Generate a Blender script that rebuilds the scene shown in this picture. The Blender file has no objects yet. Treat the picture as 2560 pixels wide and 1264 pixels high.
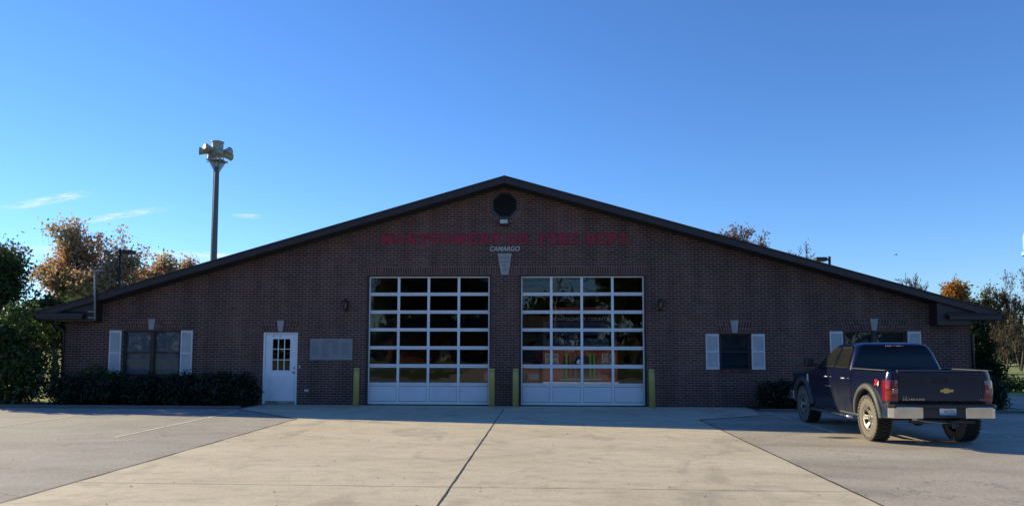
import bpy, bmesh, math, random
import numpy as np
from mathutils import Vector, Matrix
R = math.radians
PI = math.pi
scene = bpy.context.scene
col = scene.collection

# ------------------------------------------------------------------ camera, sky, sun, exposure
cam_d = bpy.data.cameras.new('camera')
cam = bpy.data.objects.new('camera', cam_d); col.objects.link(cam); scene.camera = cam
YAW, PIT, ROL = .0462, .0763, .0024
_c, _s = math.cos(YAW), math.sin(YAW)
fw = Vector((-_s*math.cos(PIT), _c*math.cos(PIT), math.sin(PIT))); rt = Vector((_c, _s, 0)); up = rt.cross(fw)
r2 = rt*math.cos(ROL)+up*math.sin(ROL); u2 = -rt*math.sin(ROL)+up*math.cos(ROL)
M = Matrix((r2, u2, -fw)).transposed().to_4x4(); M.translation = Vector((1.215, -21.919, 1.7))
cam.matrix_world = M
cam_d.sensor_width = 36; cam_d.lens = 1849/2560*36; cam_d.shift_y = 95.4/2560
cam_d.clip_start = .1; cam_d.clip_end = 30000

SUN = Vector((-2.45, 1.14, 1.0)).normalized()          # towards the sun: low, behind the building on the left
el = math.asin(SUN.z); az = math.atan2(SUN.x, SUN.y)
w = bpy.data.worlds.new('World'); scene.world = w; w.use_nodes = True
nt = w.node_tree; bg = nt.nodes['Background']
sky = nt.nodes.new('ShaderNodeTexSky'); sky.sky_type = 'NISHITA'; sky.sun_disc = False
sky.sun_elevation = el; sky.sun_rotation = az
sky.altitude = 0; sky.air_density = 1.0; sky.dust_density = 0.0; sky.ozone_density = 4.5
hsv = nt.nodes.new('ShaderNodeHueSaturation'); hsv.inputs['Saturation'].default_value = 1.06; nt.links.new(sky.outputs[0], hsv.inputs['Color'])
tn = nt.nodes.new('ShaderNodeMix'); tn.data_type = 'RGBA'; tn.blend_type = 'MULTIPLY'; tn.inputs[0].default_value = 1; tn.inputs[7].default_value = (.66, .79, 1.0, 1)
nt.links.new(hsv.outputs[0], tn.inputs[6]); nt.links.new(tn.outputs[2], bg.inputs[0]); bg.inputs[1].default_value = .118
sd = bpy.data.lights.new('sun', 'SUN'); sd.energy = 5.0; sd.angle = R(.5); sd.color = (1, .82, .49)
so = bpy.data.objects.new('sun', sd); col.objects.link(so)
so.rotation_euler = (-SUN).to_track_quat('-Z', 'Y').to_euler(); so.location = SUN*80
scene.view_settings.view_transform = 'Standard'; scene.view_settings.look = 'None'
scene.view_settings.exposure = .78; scene.view_settings.gamma = 1
scene.cycles.max_bounces = 10; scene.cycles.transparent_max_bounces = 24

# ------------------------------------------------------------------ materials
def lk(t, a, b): t.links.new(a, b)
def nd(t, k, **kw):
    n = t.nodes.new('ShaderNode'+k)
    for a, b in kw.items():
        if a.startswith('i_'): n.inputs[int(a[2:])].default_value = b
        else: setattr(n, a, b)
    return n
def ramp(t, src, stops, interp='LINEAR'):
    n = nd(t, 'ValToRGB'); cr = n.color_ramp; cr.interpolation = interp
    while len(cr.elements) < len(stops): cr.elements.new(.5)
    for e, (p, c) in zip(cr.elements, stops):
        e.position = p; e.color = (c[0], c[1], c[2], 1) if isinstance(c, (tuple, list)) else (c, c, c, 1)
    if src is not None: lk(t, src, n.inputs[0])
    return n
def mix(t, fac, a, b, mode='MIX'):
    n = t.nodes.new('ShaderNodeMix'); n.data_type = 'RGBA'; n.blend_type = mode
    for i, v in ((0, fac), (6, a), (7, b)):
        s = n.inputs[i]
        if hasattr(v, 'is_output'): lk(t, v, s)
        elif isinstance(v, (int, float)): s.default_value = v if i == 0 else (v, v, v, 1)
        else: s.default_value = (*v[:3], 1)
    return n.outputs[2]
def noise(t, co, scale, detail=4, rough=.55, dist=0):
    n = nd(t, 'TexNoise'); n.inputs['Scale'].default_value = scale; n.inputs['Detail'].default_value = detail
    n.inputs['Roughness'].default_value = rough; n.inputs['Distortion'].default_value = dist
    if co is not None: lk(t, co, n.inputs['Vector'])
    return n
def mapping(t, co, sc=(1, 1, 1), rot=(0, 0, 0), loc=(0, 0, 0)):
    m = nd(t, 'Mapping'); m.inputs['Scale'].default_value = sc; m.inputs['Rotation'].default_value = rot; m.inputs['Location'].default_value = loc
    lk(t, co, m.inputs[0]); return m.outputs[0]
def base(name):
    m = bpy.data.materials.new(name); m.use_nodes = True; t = m.node_tree
    return m, t, t.nodes['Principled BSDF'], nd(t, 'TexCoord').outputs['Object']
def bump(t, p, h, strength=.3, dist=.01):
    b = nd(t, 'Bump'); b.inputs['Strength'].default_value = strength; b.inputs['Distance'].default_value = dist
    lk(t, h, b.inputs['Height']); lk(t, b.outputs[0], p.inputs['Normal'])
def mat(name, c, c2=None, scale=6, rough=.6, metal=0, bmp=0, bscale=60, coat=0, spec=.5, rvar=.1):
    m, t, p, co = base(name)
    c2 = c2 or tuple(x*.78 for x in c)
    n = noise(t, co, scale, 5); rr = ramp(t, n.outputs[0], [(.32, c), (.7, c2)]); lk(t, rr.outputs[0], p.inputs['Base Color'])
    n2 = noise(t, co, scale*2.7, 3); mr = nd(t, 'MapRange'); mr.inputs[3].default_value = max(.02, rough-rvar); mr.inputs[4].default_value = min(1, rough+rvar)
    lk(t, n2.outputs[0], mr.inputs[0]); lk(t, mr.outputs[0], p.inputs['Roughness'])
    p.inputs['Metallic'].default_value = metal; p.inputs['Coat Weight'].default_value = coat; p.inputs['Coat Roughness'].default_value = .06
    p.inputs['Specular IOR Level'].default_value = spec
    if bmp: bump(t, p, noise(t, co, bscale, 4).outputs[0], bmp, .01)
    return m
BR1, BR2, BR3 = (.092, .034, .023), (.112, .042, .028), (.070, .029, .021)
def brick_wall(name, axis='x'):
    m, t, p, co = base(name)
    # (x,z) -> brick texture plane
    vec = mapping(t, co, rot=(R(-90), 0, 0)) if axis == 'x' else mapping(t, co, rot=(R(-90), 0, R(0)))
    if axis == 'y':
        sp = nd(t, 'SeparateXYZ'); lk(t, co, sp.inputs[0]); cb = nd(t, 'CombineXYZ'); lk(t, sp.outputs[1], cb.inputs[0]); lk(t, sp.outputs[2], cb.inputs[1]); vec = cb.outputs[0]
    else:
        sp = nd(t, 'SeparateXYZ'); lk(t, co, sp.inputs[0]); cb = nd(t, 'CombineXYZ'); lk(t, sp.outputs[0], cb.inputs[0]); lk(t, sp.outputs[2], cb.inputs[1]); vec = cb.outputs[0]
    b = nd(t, 'TexBrick'); lk(t, vec, b.inputs['Vector'])
    b.inputs['Scale'].default_value = 1; b.inputs['Brick Width'].default_value = .213; b.inputs['Row Height'].default_value = .0725
    b.inputs['Mortar Size'].default_value = .0066; b.inputs['Mortar Smooth'].default_value = .15
    b.inputs['Color1'].default_value = (0, 0, 0, 1); b.inputs['Color2'].default_value = (1, 1, 1, 1); b.inputs['Mortar'].default_value = (.5, .5, .5, 1)
    b.inputs['Bias'].default_value = 0
    rr = ramp(t, b.outputs['Color'], [(0, BR3), (.35, BR1), (.7, BR2), (1, (.088, .042, .036))])
    blot = noise(t, co, .35, 4, .6); bl = ramp(t, blot.outputs[0], [(.35, .68), (.65, 1.25)])
    c1 = mix(t, 1, rr.outputs[0], bl.outputs[0], 'MULTIPLY')
    gr = noise(t, co, 45, 4); g2 = ramp(t, gr.outputs[0], [(.3, .75), (.7, 1.25)])
    c1 = mix(t, 1, c1, g2.outputs[0], 'MULTIPLY')
    mn = noise(t, co, 3, 4); mo = ramp(t, mn.outputs[0], [(.3, (.18, .15, .14)), (.7, (.28, .235, .215))])
    c = mix(t, b.outputs['Fac'], c1, mo.outputs[0])
    # white efflorescence here and there
    ef = noise(t, co, 1.1, 6, .7, .4); e2 = ramp(t, ef.outputs[0], [(.62, 0), (.78, .35)])
    c = mix(t, e2.outputs[0], c, (.2, .18, .18))
    wst = noise(t, mapping(t, co, (2.2, 2.2, .22)), 1.0, 5, .6); w2 = ramp(t, wst.outputs[0], [(.35, .78), (.6, 1.12)]); c = mix(t, 1, c, w2.outputs[0], 'MULTIPLY')
    lk(t, c, p.inputs['Base Color']); p.inputs['Roughness'].default_value = .85
    inv = nd(t, 'Math', operation='SUBTRACT'); inv.inputs[0].default_value = 1; lk(t, b.outputs['Fac'], inv.inputs[1])
    ad = nd(t, 'Math', operation='MULTIPLY_ADD'); lk(t, gr.outputs[0], ad.inputs[0]); ad.inputs[1].default_value = .35; lk(t, inv.outputs[0], ad.inputs[2])
    bump(t, p, ad.outputs[0], .6, .012)
    return m
def island_brick():
    m, t, p, co = base('arch brick')
    g = nd(t, 'NewGeometry'); rr = ramp(t, g.outputs['Random Per Island'], [(0, BR3), (.4, BR1), (.8, BR2), (1, (.12, .055, .05))])
    n = noise(t, co, 40, 4); g2 = ramp(t, n.outputs[0], [(.3, .75), (.7, 1.25)])
    lk(t, mix(t, 1, rr.outputs[0], g2.outputs[0], 'MULTIPLY'), p.inputs['Base Color']); p.inputs['Roughness'].default_value = .85
    bump(t, p, n.outputs[0], .4, .01); return m
def concrete_mat():
    m, t, p, co = base('concrete apron')
    big = noise(t, mapping(t, co, (.35, .9, 1)), .8, 6, .62, .6); r1 = ramp(t, big.outputs[0], [(.25, (.41, .365, .27)), (.5, (.52, .465, .35)), (.75, (.58, .525, .40))])
    st = noise(t, mapping(t, co, (.8, 1.5, 1)), 2.6, 8, .72, .3); r2_ = ramp(t, st.outputs[0], [(.34, .80), (.5, 1.0), (.8, 1.08)])
    c = mix(t, 1, r1.outputs[0], r2_.outputs[0], 'MULTIPLY')
    fine = noise(t, co, 22, 8, .8); r3 = ramp(t, fine.outputs[0], [(.28, .72), (.5, 1.0), (.75, 1.18)])
    c = mix(t, 1, c, r3.outputs[0], 'MULTIPLY')
    # small dark pits and chips
    v = nd(t, 'TexVoronoi'); v.inputs['Scale'].default_value = 5.5; lk(t, co, v.inputs['Vector'])
    r4 = ramp(t, v.outputs['Distance'], [(.035, 1), (.06, 0)]); nsel = noise(t, co, 1.3, 3); r5 = ramp(t, nsel.outputs[0], [(.5, 0), (.62, .6)])
    f = mix(t, 1, r4.outputs[0], r5.outputs[0], 'MULTIPLY'); c = mix(t, f, c, (.1, .09, .08))
    # tyre-darkened lanes and rusty patches with shapes of their own
    rs = noise(t, mapping(t, co, (1, .5, 1), loc=(3, 7, 0)), .9, 5, .6, 1.2); r6 = ramp(t, rs.outputs[0], [(.54, 0), (.66, .5)])
    c = mix(t, r6.outputs[0], c, (.27, .24, .2))
    lk(t, c, p.inputs['Base Color']); p.inputs['Roughness'].default_value = .88
    bump(t, p, fine.outputs[0], .35, .006); return m
def asphalt_mat(name, a, b, seed):
    m, t, p, co = base(name)
    big = noise(t, mapping(t, co, (.5, 1.1, 1), loc=(seed, seed*2, 0)), .7, 7, .65, .8); r1 = ramp(t, big.outputs[0], [(.28, a), (.52, b), (.74, tuple(x*1.22 for x in b))])
    fine = noise(t, co, 26, 8, .82); r3 = ramp(t, fine.outputs[0], [(.28, .55), (.5, 1.0), (.72, 1.45)])
    c = mix(t, 1, r1.outputs[0], r3.outputs[0], 'MULTIPLY')
    v = nd(t, 'TexVoronoi'); v.feature = 'DISTANCE_TO_EDGE'; v.inputs['Scale'].default_value = .22
    wv = noise(t, co, 1.5, 5, .7); vv = nd(t, 'VectorMath', operation='MULTIPLY_ADD'); lk(t, wv.outputs['Color'], vv.inputs[0]); vv.inputs[1].default_value = (1.6, 1.6, 0); lk(t, co, vv.inputs[2]); lk(t, vv.outputs[0], v.inputs['Vector'])
    r4 = ramp(t, v.outputs['Distance'], [(.0015, 1), (.004, 0)]); c = mix(t, mix(t, 1, r4.outputs[0], .55, 'MULTIPLY'), c, (.035, .033, .033))
    sp = noise(t, mapping(t, co, loc=(9, seed, 0)), 2.3, 4, .6); r5 = ramp(t, sp.outputs[0], [(.64, 0), (.72, .4)]); c = mix(t, r5.outputs[0], c, (.30, .27, .23))
    lk(t, c, p.inputs['Base Color']); p.inputs['Roughness'].default_value = .9
    bump(t, p, fine.outputs[0], .5, .008); return m
def grass_mat(name, a=(.055, .10, .018), b=(.10, .15, .03)):
    m, t, p, co = base(name)
    n = noise(t, co, .25, 8, .7); r1 = ramp(t, n.outputs[0], [(.3, a), (.6, b), (.8, (.17, .18, .06))])
    f = noise(t, co, 12, 4, .7); r3 = ramp(t, f.outputs[0], [(.3, .6), (.7, 1.3)])
    lk(t, mix(t, 1, r1.outputs[0], r3.outputs[0], 'MULTIPLY'), p.inputs['Base Color']); p.inputs['Roughness'].default_value = .95
    bump(t, p, f.outputs[0], .8, .05); return m
def leaf_mat(name, stops, trans=.45, gloss=.0):
    m = bpy.data.materials.new(name); m.use_nodes = True; t = m.node_tree; t.nodes.clear()
    out = nd(t, 'OutputMaterial'); g = nd(t, 'NewGeometry'); co = nd(t, 'TexCoord').outputs['Object']
    n = noise(t, co, .55, 3, .6); a = nd(t, 'Math', operation='MULTIPLY_ADD'); lk(t, g.outputs['Random Per Island'], a.inputs[0]); a.inputs[1].default_value = .45
    s2 = nd(t, 'Math', operation='MULTIPLY_ADD'); lk(t, n.outputs[0], s2.inputs[0]); s2.inputs[1].default_value = 1.5; s2.inputs[2].default_value = -.47
    lk(t, s2.outputs[0], a.inputs[2]); rr = ramp(t, a.outputs[0], stops)
    d = nd(t, 'BsdfDiffuse'); tr = nd(t, 'BsdfTranslucent'); mx = nd(t, 'MixShader'); mx.inputs[0].default_value = trans
    lk(t, rr.outputs[0], d.inputs[0]); lk(t, rr.outputs[0], tr.inputs[0]); lk(t, d.outputs[0], mx.inputs[1]); lk(t, tr.outputs[0], mx.inputs[2])
    last = mx.outputs[0]
    if gloss:
        gl = nd(t, 'BsdfGlossy'); gl.inputs['Roughness'].default_value = .35; m2 = nd(t, 'MixShader'); m2.inputs[0].default_value = gloss
        lk(t, last, m2.inputs[1]); lk(t, gl.outputs[0], m2.inputs[2]); last = m2.outputs[0]
    lk(t, last, out.inputs[0]); return m
def glass_mat(name, tint=(.75, .8, .82), k=1.9, wav=.0, rough=0.0):
    m = bpy.data.materials.new(name); m.use_nodes = True; t = m.node_tree; t.nodes.clear()
    out = nd(t, 'OutputMaterial'); co = nd(t, 'TexCoord').outputs['Object']
    fr = nd(t, 'Fresnel'); fr.inputs[0].default_value = 1.5; mu = nd(t, 'Math', operation='MULTIPLY', use_clamp=True); lk(t, fr.outputs[0], mu.inputs[0]); mu.inputs[1].default_value = k
    tr = nd(t, 'BsdfTransparent'); tr.inputs[0].default_value = (*tint, 1); gl = nd(t, 'BsdfGlossy'); gl.inputs['Roughness'].default_value = rough
    if wav:
        b = nd(t, 'Bump'); b.inputs['Strength'].default_value = wav; b.inputs['Distance'].default_value = .02; lk(t, noise(t, co, 1.6, 2).outputs[0], b.inputs['Height']); lk(t, b.outputs[0], gl.inputs['Normal'])
    mx = nd(t, 'MixShader'); lk(t, mu.outputs[0], mx.inputs[0]); lk(t, tr.outputs[0], mx.inputs[1]); lk(t, gl.outputs[0], mx.inputs[2]); lk(t, mx.outputs[0], out.inputs[0])
    return m

MT = dict(
    brick=brick_wall('brick wall'), brick_side=brick_wall('brick side wall', 'y'), arch=island_brick(),
    mortar=mat('mortar', (.34, .3, .29), bmp=.3), apron=concrete_mat(),
    asph_l=asphalt_mat('asphalt grey', (.22, .21, .20), (.30, .285, .265), 1), asph_r=asphalt_mat('asphalt worn', (.25, .225, .185), (.36, .325, .27), 7),
    grass=grass_mat('grass'), field=grass_mat('field grass', (.17, .22, .05), (.24, .28, .08)),
    shingle=mat('brown shingle', (.038, .024, .024), (.06, .04, .037), scale=9, rough=.85, bmp=.5, bscale=30),
    trim=mat('dark brown trim', (.02, .012, .013), (.028, .018, .018), rough=.5),
    trim2=mat('grey brown soffit and shade strip', (.03, .026, .027), (.022, .019, .02), rough=.6),  # soffit colour, also used for the painted shade strip under it
    white=mat('white painted frame', (.80, .80, .79), (.70, .71, .71), rough=.45, scale=3),
    panel=mat('pale insulated panel', (.74, .73, .75), (.64, .64, .66), rough=.5, scale=1.3),
    door=mat('white painted door', (.84, .85, .86), (.74, .75, .76), rough=.4, scale=2.5),
    shutter=mat('off white shutter', (.62, .62, .61), (.52, .52, .52), rough=.55, scale=3),
    stone=mat('pale keystone', (.36, .35, .33), (.28, .275, .27), rough=.85, scale=12, bmp=.2, bscale=80),
    plaque=mat('grey granite plaque', (.24, .25, .27), (.19, .2, .22), rough=.4, scale=25),
    engrave=mat('engraved lettering', (.07, .07, .08), rough=.8), red=mat('red painted letters', (.30, .012, .028), (.22, .01, .022), rough=.6, scale=14),
    glass=glass_mat('door glass', (.93, .95, .96), 1.65, .12), wglass=glass_mat('window glass', (.82, .85, .88), 1.1, .08),
    lamp_glass=glass_mat('lantern glass', (.85, .8, .75), 1.5),
    blind=mat('window blind', (.30, .33, .37), (.22, .25, .29), rough=.7, scale=2), blindd=mat('dark green curtain', (.035, .06, .075), (.025, .045, .06), rough=.8, scale=2),
    black=mat('black painted metal', (.012, .012, .013), (.02, .02, .021), rough=.45), rubber=mat('black rubber', (.018, .018, .018), rough=.8),
    dullgrey=mat('dull grey paint', (.22, .23, .24), rough=.8), yellow=mat('yellow bollard paint', (.50, .40, .11), (.40, .31, .09), rough=.6, scale=9, bmp=.15),
    steel=mat('galvanised steel', (.38, .39, .4), (.28, .29, .3), rough=.45, metal=.7, scale=10),
    chrome=mat('chrome', (.72, .71, .7), (.62, .61, .6), rough=.16, metal=1, rvar=.07), brass=mat('gold emblem', (.62, .46, .13), (.5, .36, .1), rough=.35, metal=.7),
    pole=mat('weathered utility pole', (.17, .155, .14), (.12, .11, .10), rough=.9, scale=6, bmp=.3), siren=mat('cream siren paint', (.42, .39, .31), (.3, .28, .23), rough=.55, scale=3),
    dark=mat('dark interior', (.01, .01, .011), rough=.9), intwall=mat('painted block wall', (.22, .22, .21), rough=.8), intfloor=mat('garage floor', (.2, .19, .17), rough=.45),
    line=mat('worn line paint', (.42, .38, .27), (.26, .245, .2), rough=.85, scale=14), curb=mat('grey kerb', (.13, .125, .115), rough=.9, bmp=.3),
    mulch=mat('mulch', (.04, .03, .022), (.025, .018, .013), rough=1, scale=20, bmp=.8), tar=mat('tar joint', (.025, .023, .022), rough=.8),
    stain=mat('wet stain', (.045, .032, .022), (.07, .052, .038), rough=.45, scale=5),
    bark=mat('bark', (.065, .052, .042), (.04, .032, .027), rough=.95, scale=14, bmp=.5), tower=mat('pale green tower paint', (.24, .46, .41), rough=.5, scale=.2),
    fire_red=mat('red engine paint', (.80, .02, .03), rough=.3, coat=.6), offwhite=mat('white band', (.62, .6, .56), rough=.5),
    lime=mat('lime reflective cloth', (.5, .72, .1), rough=.7), bulb=mat('lamp lens', (.55, .56, .5), rough=.3), flame=mat('amber bulb', (.7, .28, .18), rough=.4),
    bldg=mat('red brick far', (.24, .075, .05), (.17, .055, .04), rough=.85, scale=5), siding=mat('pale siding', (.5, .48, .42), rough=.7), bark2=mat('pale pole wood', (.28, .23, .18), rough=.9),
    roofgrey=mat('grey shingle', (.09, .085, .085), rough=.9), letter_w=mat('white letters', (.5, .5, .5), (.4, .4, .4), rough=.5),
)
LEAF = dict(
    bronze=leaf_mat('bronze oak leaves', [(0, (.22, .20, .10)), (.3, (.38, .31, .16)), (.6, (.48, .32, .20)), (1, (.50, .28, .21))], .5),
    dark=leaf_mat('dark green leaves', [(0, (.04, .06, .03)), (.6, (.08, .11, .045)), (1, (.16, .16, .07))], .45),
    bush=leaf_mat('shrub leaves', [(0, (.022, .042, .016)), (.6, (.055, .10, .028)), (1, (.16, .23, .06))], .5, .03),
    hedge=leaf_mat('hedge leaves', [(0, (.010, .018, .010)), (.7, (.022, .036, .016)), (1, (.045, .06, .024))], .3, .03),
    brown=leaf_mat('brown dry leaves', [(0, (.10, .08, .05)), (.5, (.2, .14, .075)), (1, (.28, .15, .09))], .5),
    olive=leaf_mat('olive brush', [(0, (.09, .095, .04)), (.5, (.18, .16, .07)), (1, (.25, .2, .09))], .5),
    orange=leaf_mat('orange leaves', [(0, (.18, .14, .05)), (.5, (.38, .21, .07)), (1, (.48, .20, .07))], .55),
    pine=leaf_mat('evergreen needles', [(0, (.012, .028, .012)), (.6, (.026, .052, .02)), (1, (.05, .085, .028))], .3),
)

# ------------------------------------------------------------------ mesh helpers
class MB:
    def __init__(s): s.v = []; s.f = []
    def add(s, vs, fs):
        o = len(s.v); s.v += [tuple(p) for p in vs]; s.f += [tuple(i+o for i in f) for f in fs]; return s
    def box(s, x0, y0, z0, x1, y1, z1):
        return s.add([(x, y, z) for z in (z0, z1) for y in (y0, y1) for x in (x0, x1)],
                     [(0, 2, 3, 1), (4, 5, 7, 6), (0, 1, 5, 4), (2, 6, 7, 3), (0, 4, 6, 2), (1, 3, 7, 5)])
    def prism_y(s, pts, y0, y1):        # polygon of (x,z), anticlockwise seen from -y
        n = len(pts)
        vs = [(x, y0, z) for x, z in pts]+[(x, y1, z) for x, z in pts]
        return s.add(vs, [tuple(range(n)), tuple(range(2*n-1, n-1, -1))]+[(i, n+i, n+(i+1) % n, (i+1) % n) for i in range(n)])
    def prism_x(s, pts, x0, x1):        # polygon of (y,z)
        n = len(pts)
        vs = [(x0, y, z) for y, z in pts]+[(x1, y, z) for y, z in pts]
        return s.add(vs, [tuple(range(n))[::-1], tuple(range(n, 2*n))]+[(i, (i+1) % n, n+(i+1) % n, n+i) for i in range(n)])
    def prism_z(s, pts, z0, z1):
        n = len(pts)
        vs = [(x, y, z0) for x, y in pts]+[(x, y, z1) for x, y in pts]
        return s.add(vs, [tuple(range(n))[::-1], tuple(range(n, 2*n))]+[(i, (i+1) % n, n+(i+1) % n, n+i) for i in range(n)])
    def tube(s, pts, rad, n=8, cap=True):
        pts = [Vector(p) for p in pts]; rad = rad if hasattr(rad, '__len__') else [rad]*len(pts)
        rings = []
        for i, p in enumerate(pts):
            d = (pts[min(i+1, len(pts)-1)]-pts[max(i-1, 0)]).normalized()
            a = d.cross(Vector((0, 0, 1)) if abs(d.z) < .9 else Vector((1, 0, 0))).normalized(); b = d.cross(a)
            rings += [p+(a*math.cos(2*PI*k/n)+b*math.sin(2*PI*k/n))*rad[i] for k in range(n)]
        fs = [(i*n+k, i*n+(k+1) % n, (i+1)*n+(k+1) % n, (i+1)*n+k) for i in range(len(pts)-1) for k in range(n)]
        if cap: fs += [tuple(range(n))[::-1], tuple(range((len(pts)-1)*n, len(pts)*n))]
        return s.add(rings, fs)
    def lathe(s, prof, c=(0, 0, 0), ax='z', n=24, close=True):   # prof: (r,h)
        vs = []
        for r, h in prof:
            for k in range(n):
                a = 2*PI*k/n; x, y = r*math.cos(a), r*math.sin(a)
                v = {'z': (x, y, h), 'x': (h, x, y), 'y': (x, h, y)}[ax]
                vs.append((v[0]+c[0], v[1]+c[1], v[2]+c[2]))
        m = len(prof)
        fs = [(i*n+k, i*n+(k+1) % n, (i+1)*n+(k+1) % n, (i+1)*n+k) for i in range(m-1) for k in range(n)]
        if close: fs += [tuple(range(n))[::-1], tuple(range((m-1)*n, m*n))]
        return s.add(vs, fs)
    def grid(s, P):
        h, wd = len(P), len(P[0]); vs = [q for row in P for q in row]
        return s.add(vs, [(i*wd+j, i*wd+j+1, (i+1)*wd+j+1, (i+1)*wd+j) for i in range(h-1) for j in range(wd-1)])
    def build(s, name, m=None, parent=None, smooth=False, bevel=0, bseg=2, loc=None, recalc=True, sub=0, solid=0):
        me = bpy.data.meshes.new(name); me.from_pydata(s.v, [], s.f); me.update()
        if recalc:
            b = bmesh.new(); b.from_mesh(me); bmesh.ops.recalc_face_normals(b, faces=b.faces); b.to_mesh(me); b.free()
        if smooth: me.shade_smooth()
        o = bpy.data.objects.new(name, me); col.objects.link(o)
        if m is not None: me.materials.append(MT[m] if isinstance(m, str) else m)
        if parent is not None: o.parent = parent
        if loc: o.location = loc
        if solid:
            k = o.modifiers.new('s', 'SOLIDIFY'); k.thickness = solid; k.offset = -1
        if bevel:
            k = o.modifiers.new('b', 'BEVEL'); k.width = bevel; k.segments = bseg; k.limit_method = 'ANGLE'; k.angle_limit = R(35)
        if sub:
            k = o.modifiers.new('u', 'SUBSURF'); k.levels = sub; k.render_levels = sub
        return o
def tag(o, label=None, cat=None, group=None, kind=None):
    if label: o['label'] = label
    if cat: o['category'] = cat
    if group: o['group'] = group
    if kind: o['kind'] = kind
    return o
def thing(name, label, cat, loc=(0, 0, 0), rz=0, group=None):
    o = bpy.data.objects.new(name, None); col.objects.link(o); o.location = loc; o.rotation_euler.z = rz; o.empty_display_size = .2
    return tag(o, label, cat, group)
def copy_tree(o, parent=None):
    c = o.copy(); col.objects.link(c); c.parent = parent
    for ch in list(o.children): copy_tree(ch, c)
    return c
def text(name, s, size, m, parent=None, loc=(0, 0, 0), rot=(R(90), 0, 0), ext=.006, shear=0, bold=0, align='CENTER', sx=1, space=1):
    cu = bpy.data.curves.new(name, 'FONT'); cu.body = s; cu.size = size; cu.extrude = ext; cu.shear = shear; cu.offset = bold; cu.align_x = align; cu.space_character = space
    ob = bpy.data.objects.new('t', cu); me = bpy.data.meshes.new_from_object(ob); bpy.data.objects.remove(ob)
    me.transform(Matrix.Diagonal((sx, 1, 1, 1))); me.materials.clear(); me.materials.append(MT[m] if isinstance(m, str) else m)
    o = bpy.data.objects.new(name, me); col.objects.link(o); o.location = loc; o.rotation_euler = rot
    if parent is not None: o.parent = parent
    return o

# ------------------------------------------------------------------ ground
def sheet(name, pts, z, m, depth=.02):
    return tag(MB().add([(x, y, z) for x, y in pts], [tuple(range(len(pts)))]).build(name, m), kind='structure')
# rolling field: flat by the station, rising gently far off
rows = []
ys = [-400, -200, -120, -80, -40, -20, 0, 20, 35, 50, 65, 80, 100, 140, 220, 400, 900, 2500, 6000]; xs = [-6000, -2000, -700, -300, -150, -80, -40, -20, 0, 15, 25, 40, 60, 90, 150, 300, 700, 2000, 6000]
for y in ys:
    rows.append([(x, y, -.03 + (max(0, y-20)*.0008 + .3*math.sin(x*.05+y*.03)*min(1, max(0, y-30)/60)-(0 if y < 30 else .05)) if y < 700 else -.03) for x in xs])
tag(MB().grid(rows).build('ground', 'field', smooth=True), kind='structure')
sheet('parking_lot', [(-15.6, -34), (4.86, -34), (4.86, 0.0), (-13.4, 0.0), (-15.6, -1.0)], -.012, 'asph_l')
sheet('parking_lot_right', [(4.864, -34), (34, -34), (34, -1.5), (20, 3.2), (17.2, 8.5), (15.3, 8.5), (14.8, 0), (4.864, 0)], -.012, 'asph_r')
sheet('lawn', [(-120, -34), (-4.9, -34), (-4.9, -19.5), (-120, -19.5)], .0, 'grass'); sheet('lawn', [(5.1, -34), (120, -34), (120, -19.5), (5.1, -19.5)], .0, 'grass')
sheet('street', [(-300, -46), (300, -46), (300, -34), (-300, -34)], -.02, 'asph_l')
def wob(p, q, n, a, seed):
    rnd = random.Random(seed); out = []
    for i in range(n+1):
        t = i/n; out.append((p[0]+(q[0]-p[0])*t+rnd.uniform(-a, a), p[1]+(q[1]-p[1])*t+rnd.uniform(-a, a)))
    return out
ap = wob((-4.73, -34), (-4.73, -4.35), 90, .012, 1)+[(-7.25, -1.7), (-7.3, -.0), (7.0, 0), (6.7, -2.5)] + wob((4.86, -3.85), (4.86, -34), 90, .014, 2)
ap = ap[::-1]
sheet('concrete_apron', ap, -.004, 'apron')
def strip(name, pts, wd, z, m, seed=3):
    rnd = random.Random(seed); L = []; Rr = []
    for i, (x, y) in enumerate(pts):
        a = pts[max(0, i-1)]; b = pts[min(len(pts)-1, i+1)]; d = Vector((b[0]-a[0], b[1]-a[1])).normalized(); n = Vector((-d.y, d.x))
        w1 = wd/2*rnd.uniform(.6, 1.3); w2 = wd/2*rnd.uniform(.6, 1.3)
        L.append((x+n.x*w1, y+n.y*w1, z)); Rr.append((x-n.x*w2, y-n.y*w2, z))
    return MB().grid([L, Rr]).build(name, m)
for nm, a, b, wd, sd_ in (('apron_joint', (.05, -33), (.03, -.9), .022, 5), ('apron_joint', (-4.72, -12.7), (4.85, -12.75), .010, 6), ('apron_edge_crack', (-4.74, -33), (-4.74, -4.3), .03, 7), ('apron_edge_crack', (4.87, -33), (4.87, -3.85), .028, 8), ('apron_joint', (-4.7, -24.0), (4.85, -24.0), .01, 9)):
    tag(strip(nm, wob(a, b, 110, .006, sd_), wd, 0.0, 'tar', sd_), kind='structure')
for nm, a, b in (('apron_edge_crack', (-4.74, -4.3), (-7.25, -1.7)), ('apron_edge_crack', (4.87, -3.85), (7.0, -2.45))):
    tag(strip(nm, wob(a, b, 30, .006, 11), .03, 0.0, 'tar', 4), kind='structure')
MT['line'] = None
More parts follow.
